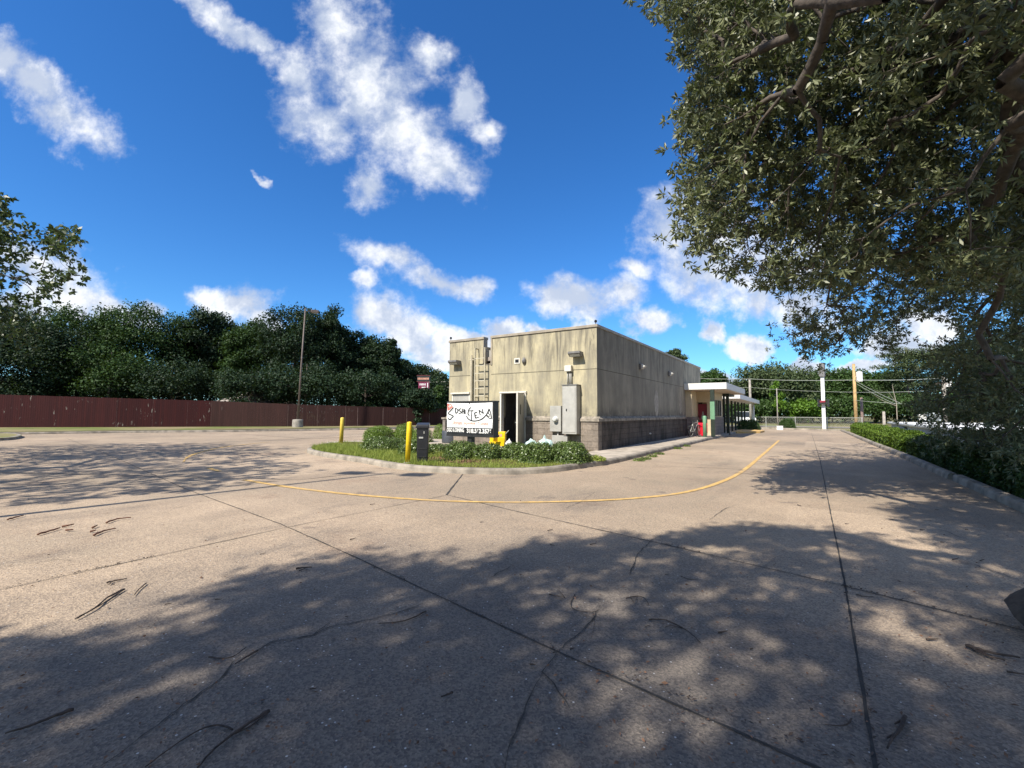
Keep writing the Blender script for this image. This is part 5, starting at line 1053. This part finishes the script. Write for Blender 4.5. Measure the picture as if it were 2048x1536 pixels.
# ------------------------------------------------------------------ big trees overhead
def graph_tree(name, root_pts, root_r, clusters, m, label, leafL, leafW, per, crad, seed, barkm, clear=None, tipr=.0026, nsub=4):
    """limbs grow from the trunk nodes to every twig cluster along a nearest-neighbour tree; thickness by the pipe model"""
    rng = np.random.default_rng(seed); nodes = [np.array(p, float) for p in root_pts]; parent = [-1]+list(range(len(root_pts)-1)); nr = len(nodes)
    cl = np.array(clusters); base = nodes[-1]; order = np.argsort(np.linalg.norm(cl-base, axis=1)); dist0 = list(np.linalg.norm(np.array(nodes)-base, axis=1)); path = [0.0]*nr
    N = np.zeros((nr+len(cl)*2+4, 3)); N[:nr] = nodes; PL = np.zeros(len(N)); cnt = nr; clnode = []
    allow = np.zeros(len(N), bool); allow[max(0,nr-3):nr] = True
    for ci in order:
        c = cl[ci]; dd2 = np.linalg.norm(N[:cnt]-c, axis=1); cost = dd2*1.0+PL[:cnt]*.28; cost[~allow[:cnt]] = 1e9
        j = int(np.argmin(cost)); L = dd2[j]
        if L > .7:
            mid = (N[j]+c)/2+rng.normal(size=3)*L*.09+np.array([0,0,L*.05]); N[cnt] = mid; PL[cnt] = PL[j]+L*.5; parent.append(j); allow[cnt] = True; j = cnt; cnt += 1
        N[cnt] = c; PL[cnt] = PL[j]+np.linalg.norm(N[j]-c); parent.append(j); allow[cnt] = True; clnode.append(cnt); cnt += 1
    wgt = np.zeros(cnt)
    for i in clnode: wgt[i] += 1
    for i in range(cnt-1, 0, -1): wgt[parent[i]] += wgt[i]
    rad = np.minimum(tipr*np.sqrt(wgt+.5), root_r*.26)
    for i in range(nr): rad[i] = root_r*(1-.25*i/nr)
    o = empty(name, tuple(root_pts[0])); tag(o, label, 'tree'); w = MB(); r0 = np.array(root_pts[0])
    w.tube([tuple(np.array(p)-r0) for p in root_pts], [root_r*1.25]+[root_r*(1-.22*i/nr) for i in range(1,nr)], 14)
    w.build('trunk', barkm, o, True); w = MB()
    for i in range(nr, cnt):
        j = parent[i]; a, b = N[j]-r0, N[i]-r0; n_ = 8 if rad[i] > .04 else (5 if rad[i] > .012 else 3)
        w.tube([tuple(a), tuple(a*.5+b*.5+rng.normal(size=3)*.02), tuple(b)], [min(rad[j], rad[i]*1.25), rad[i]*1.1, rad[i]], n_, cap=False)
    w.build('limbs', barkm, o, True)
    cc = N[clnode]; idx = np.repeat(np.arange(len(cc)), per); n = len(idx); dv = unit(rng.normal(size=(n,3))*np.array([1,1,.8])+np.array([0,0,-.12])); rr = rng.uniform(.15,1,(n,1))**.7*crad*rng.uniform(.6,1.2,(len(cc),1))[idx]
    sub = np.clip(rng.integers(0, nsub, n), 0, nsub-1); so_ = unit(rng.normal(size=(len(cc),nsub,3)))*(rng.uniform(.1,1,(len(cc),nsub,1))**.6)*crad
    fd = unit(rng.normal(size=(n,3))+np.array([0,0,-.25])+unit(so_[idx,sub])*.5); pos = cc[idx]+so_[idx,sub]+fd*leafL*rng.uniform(.4,.75,(n,1)); V, Fq = leaf_geo(pos-r0, leafL, leafW, fd+rng.normal(size=(n,3))*.15, rng)
    npmesh('crown', V, Fq, m, o); return o
def inpoly(px, py, poly): return inside(np.array([px]), np.array([py]), poly)[0]
rng = np.random.default_rng(42)
VIS = [(1300,-60),(1300,5),(1345,35),(1375,25),(1400,60),(1400,110),(1385,180),(1368,235),(1385,290),(1370,330),(1385,380),(1345,425),(1350,450),(1400,468),(1440,490),(1425,525),(1480,540),(1540,545),(1560,600),(1585,640),(1562,690),(1600,712),(1660,735),(1700,715),(1750,690),(1790,690),(1840,730),(1820,800),(1850,850),(1830,880),(1900,930),(2000,990),(2200,1060),(2200,-60)]
HOLES = [([(1440,468),(1500,470),(1640,490),(1660,505),(1600,525),(1530,515),(1500,545),(1440,500)],.95), ([(1600,250),(1680,245),(1690,270),(1610,280)],.7), ([(1610,345),(1650,340),(1660,390),(1620,395)],.7), ([(1760,440),(1830,410),(1840,500),(1770,520)],.75),
  ([(1880,250),(2060,260),(2060,330),(1980,310),(1900,340)],.75), ([(1880,400),(1960,395),(1950,470),(1880,460)],.6), ([(1820,620),(1905,620),(1920,680),(1850,700),(1790,690)],.95), ([(1700,700),(1850,690),(1820,745),(1700,730)],.6), ([(1960,600),(2040,600),(2040,660),(1960,650)],.7), ([(1870,835),(2048,850),(2048,880),(1880,860)],.9), ([(1900,890),(2060,900),(2060,940),(1920,930)],.85), ([(1575,90),(1620,60),(1620,100)],.6), ([(1690,540),(1760,520),(1760,560),(1700,570)],.5)]
vis = []
while len(vis) < 4200:
    px, py = rng.uniform(1290,2200), rng.uniform(-60,1050)
    jx, jy = 26*math.sin(px*.071+py*.043)+14*math.sin(py*.19), 22*math.sin(px*.083-py*.05)+12*math.sin(px*.17)
    if not inpoly(px+jx, py+jy, VIS) or (px < 1320 and py > 40): continue
    if any(inpoly(px, py, h) and rng.random() < p for h, p in HOLES): continue
    if px > 1480 and math.sin(px*.031+py*.012)*math.sin(py*.037-px*.009)+.5*math.sin(px*.073)*math.sin(py*.081) > .42 and rng.random() < .93: continue
    if py > 560 and px < 1900 and rng.random() < .25: continue
    if py > 700 and px < 1830 and rng.random() < .5: continue
    right = (px-1300)/750
    z = rng.uniform(5.6, 8.0)+rng.uniform(-.6, 3.2)*right-1.4*max(0, right-.6)
    if py > 560: z = rng.uniform(8.5, 14)
    p = P(px, py, z)
    if p[2] < .55: continue
    vis.append(p)
# the rest of the crown, over and behind the viewer: it throws the dappled shade on the near pavement
SH = [(-420,1330),(0,1290),(120,1285),(250,1262),(350,1225),(450,1180),(560,1130),(740,1105),(790,1140),(880,1112),(930,1150),(1024,1100),(1124,1078),(1324,1070),(1474,1052),(1724,1065),(1824,1110),(1939,1150),(2200,1250),(2500,1400)]
shg = [G(*p) for p in SH]; back = [(3.5, -1.5), (1.0, -3.0), (-3.5, -2.6), (-5.5, -0.6)]
shade_poly = shg+back
SPOT = [(1330,1300,.17),(1208,1352,.15),(1250,1375,.12),(1380,1432,.17),(1480,1272,.18),(1560,1335,.16),(1430,1192,.18),(1490,1115,.22),(1400,1100,.16),(1300,1115,.16),(1160,1210,.13),(1240,1188,.12),(1780,1250,.2),(1845,1302,.15),(1880,1210,.15),(1240,1150,.12),(1120,1140,.16),(1230,1340,.12),(960,1170,.14),(320,1247,.22),(1540,1185,.14),(1690,1105,.16),(300,1370,.12),(1100,1175,.12),(1600,1345,.12)]
spots = [(*G(a, b), r) for a, b, r in SPOT]
xsA = [p[0] for p in shade_poly]; ysA = [p[1] for p in shade_poly]; over = []
def blocked(gx, gy):
    return any((gx-a)**2+(gy-b)**2 < (r+.06)**2 for a, b, r in spots)
tries = 0
while len(over) < 4000 and tries < 200000:
    tries += 1; gx, gy = rng.uniform(min(xsA), max(xsA)), rng.uniform(min(ysA), max(ysA))
    if not inpoly(gx, gy, shade_poly) or blocked(gx, gy): continue
    if rng.random() < .5 and math.sin(gx*2.3+1)*math.cos(gy*2.9)+.4*math.sin(gx*5+gy*4) > .75: continue
    h = rng.uniform(5.5, 9.5); t = h/TOSUN[2]; p = np.array([gx,gy,0])+TOSUN*t
    a, b, z = proj(p)
    if z > .5 and -150 < a < 2200 and b > -150 and not inpoly(a, b, VIS): continue
    over.append(p)
RSH = [([(1774,1015),(1900,1000),(2048,1012),(2400,1100),(2500,1350),(2060,1200),(1965,1135),(1885,1085),(1825,1045)], 700, 0),
       ([(1490,948),(1560,905),(1700,886),(1900,895),(2060,960),(2060,1010),(1850,1000),(1700,988),(1580,968)], 420, .35)]
for pl_, want, gap in RSH:
    pg = [G(*p) for p in pl_]; ax = [p[0] for p in pg]; ay = [p[1] for p in pg]; got = 0; tries = 0
    while got < want and tries < 60000:
        tries += 1; gx, gy = rng.uniform(min(ax), max(ax)), rng.uniform(min(ay), max(ay))
        if not inpoly(gx, gy, pg): continue
        if gap and math.sin(gx*3.1+1)*math.cos(gy*2.2)+.5*math.sin(gx*6+gy*5) > gap: continue
        h = rng.uniform(4.5, 10.5); p = np.array([gx,gy,0])+TOSUN*(h/TOSUN[2]); a, b, z = proj(p)
        if z > .5 and -150 < a < 2200 and b > -150 and not inpoly(a, b, VIS): continue
        if z > .5 and any(inpoly(a, b, q_) for q_, _p in HOLES): continue
        over.append(p); got += 1
# visible clusters must leave the light pools open too
more = []
for p in vis:
    a, b, z = proj(p)
    if a < 1640 or rng.random() > (a-1560)/420: continue
    q_ = p+TOSUN*rng.uniform(1.0, 4.5)+rng.normal(size=3)*.35; a, b, z = proj(q_)  # leaf clusters added up-sun to shade the crown's right side
    if z > .3 and -100 < a < 2150 and b > -100 and (not inpoly(a, b, VIS) or any(inpoly(a, b, h) for h, _p in HOLES) or z < 3.0): continue
    more.append(q_)
while len(more) < 3400:
    px, py = rng.uniform(1800,2150), rng.uniform(720,985); z = rng.uniform(7, 12); p = P(px, py, z)
    if p[2] < .4 or not inpoly(px, py, VIS) or any(inpoly(px, py, h) and rng.random() < .8 for h, _p in HOLES) or p[0] < 2.6: continue
    more.append(p)
    if sum(1 for _ in ()) or len(more) % 900 == 899: break
vis2 = []
for p in vis+more:
    g_ = p-TOSUN*(p[2]/TOSUN[2])
    if blocked(g_[0], g_[1]): continue
    vis2.append(p)
tb = G(2186, 1290)
trunk_pts = [(tb[0],tb[1],-.05),(tb[0]+.2,tb[1]-.08,.3),(tb[0]+.6,tb[1]-.25,1.2),(tb[0]+.8,tb[1]-.35,2.3),(tb[0]+.95,tb[1]-.4,3.3),(tb[0]+.85,tb[1]-.3,4.3)]
graph_tree('oak_tree', trunk_pts, .34, vis2+over, M['oakleaf'], 'huge willow-leaved oak overhanging the lot from the right edge', 0.105, .030, 44, .30, 3, M['bark'])
# tree standing off the left edge, its branches reach into view
LV = []; rng = np.random.default_rng(77)
LM = [(-400,330),(-20,370),(20,400),(45,420),(20,440),(60,465),(110,455),(150,450),(168,465),(150,500),(158,520),(150,555),(110,590),(80,620),(60,660),(60,700),(-50,720),(-500,700)]
while len(LV) < 700:
    px, py = rng.uniform(-450,170), rng.uniform(330,720)
    if not inpoly(px, py, LM): continue
    if px > 0 and rng.random() < .25: continue
    z = rng.uniform(10.5, 14.5); LV.append(P(px, py, z))
# plus crown above matching the dappled band of shade it casts on the left
BAND = [(-700,1030),(0,1008),(200,1000),(330,985),(440,975),(520,962),(560,948),(640,940),(600,925),(500,918),(390,915),(300,918),(230,908),(120,912),(0,925),(-700,900)]
bg_ = [G(*p) for p in BAND]; bx_ = [p[0] for p in bg_]; by_ = [p[1] for p in bg_]; cnt_ = 0
while cnt_ < 1000:
    gx, gy = rng.uniform(min(bx_), max(bx_)), rng.uniform(min(by_), max(by_))
    if not inpoly(gx, gy, bg_): continue
    if math.sin(gx*1.9)*math.cos(gy*4.1)+.5*math.sin(gx*4.3+gy*3) > .62: continue
    h = rng.uniform(4.5, 9.5); p = np.array([gx,gy,0])+TOSUN*(h/TOSUN[2]); a, b, z = proj(p)
    if z > .3 and -60 < a < 2100 and b > -60: continue
    LV.append(p); cnt_ += 1
lt = np.array([-16.2, -1.2]); lpts = [(lt[0],lt[1],-.05),(lt[0],lt[1],.5),(lt[0]+.1,lt[1]+.1,2.0),(lt[0]+.1,lt[1]+.1,3.4),(lt[0],lt[1],4.6)]
graph_tree('overhanging_tree', lpts, .26, LV, M['lefttree'], 'tree off the left edge with leafy branches reaching into view', 0.13, .075, 34, .34, 5, M['bark'])

# ------------------------------------------------------------------ twigs and bark on the pavement
def stick(pts, r, m, label, name='fallen_twig', branch=(), grp='fallen twigs on the pavement', seed=0):
    r *= .72
    rg = random.Random(seed); q = [G(a, b, r) for a, b in pts]; q = [(a, b) for a, b in smoothpath(q, 3)] if len(q) > 2 else q
    ox, oy = q[0]; n = len(q); w = MB()
    w.tube([(a-ox, b-oy, r*.9+abs(math.sin(i*1.7))*r*.6) for i, (a, b) in enumerate(q)], [max(r*.35, r*(1-.55*i/(n-1)))*rg.uniform(.85,1.15) for i in range(n)], 6)
    for br in branch:
        qb = [G(a, b, r) for a, b in br]; w.tube([(a-ox, b-oy, r*.9) for a, b in qb], [r*.6]+[r*.4]*(len(qb)-1), 5)
    o = w.build(name, m, None, True); o.location = (ox, oy, 0.006); tag(o, label, 'twig' if name == 'fallen_twig' else 'bark', grp); return o
TW = M['twig']
stick([(147,1421),(110,1435),(60,1455),(10,1470)], .011, TW, 'thick straight dark twig at the lower left corner', seed=1)
stick([(538,1424),(500,1448),(455,1480),(420,1510),(395,1540)], .011, TW, 'forked twig at the bottom left, thick end pointing right', branch=[[(535,1428),(500,1455),(470,1470)]], seed=2)
stick([(465,1462),(435,1453),(395,1465),(340,1500),(290,1538)], .006, TW, 'long thin arched twig crossing the forked twig', seed=3)
stick([(248,1180),(215,1197),(190,1218),(150,1240)], .012, TW, 'dark forked twig in the sunlit band on the left', branch=[[(245,1182),(200,1212),(155,1238)]], seed=4)
stick([(292,1168),(278,1180),(268,1192)], .008, TW, 'short curved twig right of the dark forked twig', seed=5)
stick([(852,1224),(820,1240),(790,1247),(757,1249)], .008, TW, 'dark bent twig lying across the crack near the centre', seed=6)
stick([(515,1303),(490,1318),(470,1331)], .009, TW, 'short straight twig beside the long crack', seed=7)
stick([(417,1316),(440,1319),(465,1316),(492,1297)], .006, TW, 'thin angled twig just left of the short straight one', seed=8)
stick([(905,1387),(895,1392),(882,1397)], .009, TW, 'stubby dark twig alone in the dark shade', seed=9)
stick([(1298,1241),(1330,1242),(1365,1258),(1385,1272),(1401,1288)], .007, TW, 'arched thin twig in the dappled shade right of centre', branch=[[(1365,1258),(1340,1252),(1330,1256)]], seed=10)
stick([(1150,1190),(1141,1210),(1152,1222),(1185,1226),(1200,1220)], .005, TW, 'hooked thin twig near the crack in the dappled shade', branch=[[(1185,1226),(1190,1245),(1185,1268)]], seed=11)
stick([(1252,1198),(1275,1194),(1290,1199),(1298,1212)], .006, TW, 'tiny twig with leaf scraps between the hooked and arched twigs', branch=[[(1275,1194),(1270,1206)],[(1262,1197),(1268,1207)]], seed=12)
stick([(1098,1190),(1115,1194),(1130,1197)], .007, TW, 'short twig left of the hooked twig', branch=[[(1130,1197),(1118,1182)]], seed=13)
stick([(1290,1255),(1300,1253)], .005, TW, 'crumb-sized twig beside the arched twig', seed=14)
stick([(1437,1267),(1455,1265)], .009, TW, 'stubby twig left of a light patch', seed=15)
stick([(1810,1435),(1800,1462),(1785,1480),(1775,1500)], .013, TW, 'gnarled dark twig at lower right beyond the long joint', branch=[[(1808,1440),(1790,1450)],[(1795,1468),(1775,1478)]], seed=16)
stick([(1703,1440),(1697,1450),(1680,1455),(1650,1452)], .006, TW, 'small curved twig left of the lower right joint', seed=17)
stick([(1932,1293),(1960,1302),(1990,1310),(2040,1318)], .016, TW, 'ragged bark-covered twig by the oak trunk', branch=[[(1940,1296),(1970,1312),(2010,1322)],[(1950,1297),(1985,1318)]], seed=18)
stick([(1713,1191),(1730,1195),(1748,1196)], .007, TW, 'thin twig just right of the joint crossing', seed=19)
stick([(1853,1280),(1876,1281)], .009, TW, 'short straight twig near the right light patches', seed=20)
stick([(2014,1345),(2048,1352)], .009, TW, 'dark twig cut off by the right edge', seed=21)
stick([(1362,1154),(1378,1160),(1396,1160)], .006, TW, 'thin twig in the upper dappled shade', seed=22)
stick([(592,1139),(605,1137),(624,1136)], .012, TW, 'short twig at the sunlit edge of the shade', branch=[[(598,1143),(612,1137)]], seed=23)
stick([(213,1167),(230,1163),(254,1159)], .010, TW, 'dark twig above the forked sunlit twig', branch=[[(218,1170),(225,1163)]], seed=24)
for i, (px, py) in enumerate([(740,1010),(960,1045),(700,1080),(1100,1090),(1180,1090),(1040,1150),(430,1200),(690,1235),(1095,1062),(1595,1010),(1690,1048),(1840,1060),(1905,1120),(1960,1122),(1880,1085),(1140,1300),(1500,1300),(1620,1420),(1060,1330),(520,1110),(330,1210),(1870,1020),(1930,1060),(1780,1040),(620,1380),(1330,1150)]):
    rg = random.Random(50+i); dx, dy = rg.uniform(6,13), rg.uniform(-3,3)
    stick([(px,py),(px+dx,py+dy)], rg.uniform(.005,.009), TW, 'tiny scattered twig crumb on the pavement', grp='tiny twig crumbs', name='fallen_twig', seed=60+i)
BK = M['pinebark']
for i, (pts, lb) in enumerate([([(15,1040),(30,1036),(47,1032)],'dark bark strip nearest the left edge'), ([(75,1070),(100,1063),(120,1057)],'long bark strip left of the bark cluster'), ([(124,1054),(148,1050)],'thin bark strip above the long left one'), ([(188,1071),(208,1063),(232,1058)],'thickest red-brown bark strip in the cluster'), ([(213,1046),(235,1039),(262,1036)],'upper bark strip in the cluster'), ([(185,1056),(195,1052)],'small bark flake between the strips'), ([(132,1061),(146,1061)],'small bark flake at the cluster left'), ([(180,1064),(192,1062)],'small bark flake beside the thickest strip')]):
    stick(pts, .017, BK, lb, 'bark_strip', grp='bark strips on the sunlit pavement', seed=90+i)

# loose grit, leaf scraps and crumbs too many to count
rng = np.random.default_rng(31); n = 1500
gxy = np.array([G(a, b) for a, b in zip(rng.uniform(-100, 2150, n), 1000+rng.uniform(0, 1, n)**1.2*560)]); sc3 = rng.uniform(.008, .030, (n, 1))
V, Fq = leaf_geo(np.concatenate([gxy, np.full((n,1), .012)], 1), 1.0*sc3, .45*sc3, rng.normal(size=(n,3))*np.array([1,1,.12]), rng, up=np.array([0,0,1.0]))
tag(npmesh('leaf_litter', V, Fq, M['litter']), 'tiny brown leaf scraps and grit scattered over the pavement', 'leaf litter', kind='stuff')
jl = []
for (p0, p1) in (((1762,1536),(1690,1170)),((1740,1536),(1114,1304)),((1114,1304),(700,1110)),((1319,1087),(1684,1172)),((1684,1172),(2048,1262)),((310,1113),(0,1180))):
    a, b = np.array(G(*p0)), np.array(G(*p1))
    for t in rng.uniform(0, 1, 70)**1.3: jl.append(a+(b-a)*t+rng.normal(size=2)*.018)
jl = np.array(jl); sc3 = rng.uniform(.008, .03, (len(jl), 1)); V, Fq = leaf_geo(np.concatenate([jl, np.full((len(jl),1), .013)], 1), sc3, .5*sc3, rng.normal(size=(len(jl),3))*np.array([1,1,.15]), rng, up=np.array([0,0,1.0]))
tag(npmesh('joint_debris', V, Fq, M['twig']), 'dark crumbs gathered along the pavement joints', 'debris', kind='stuff')
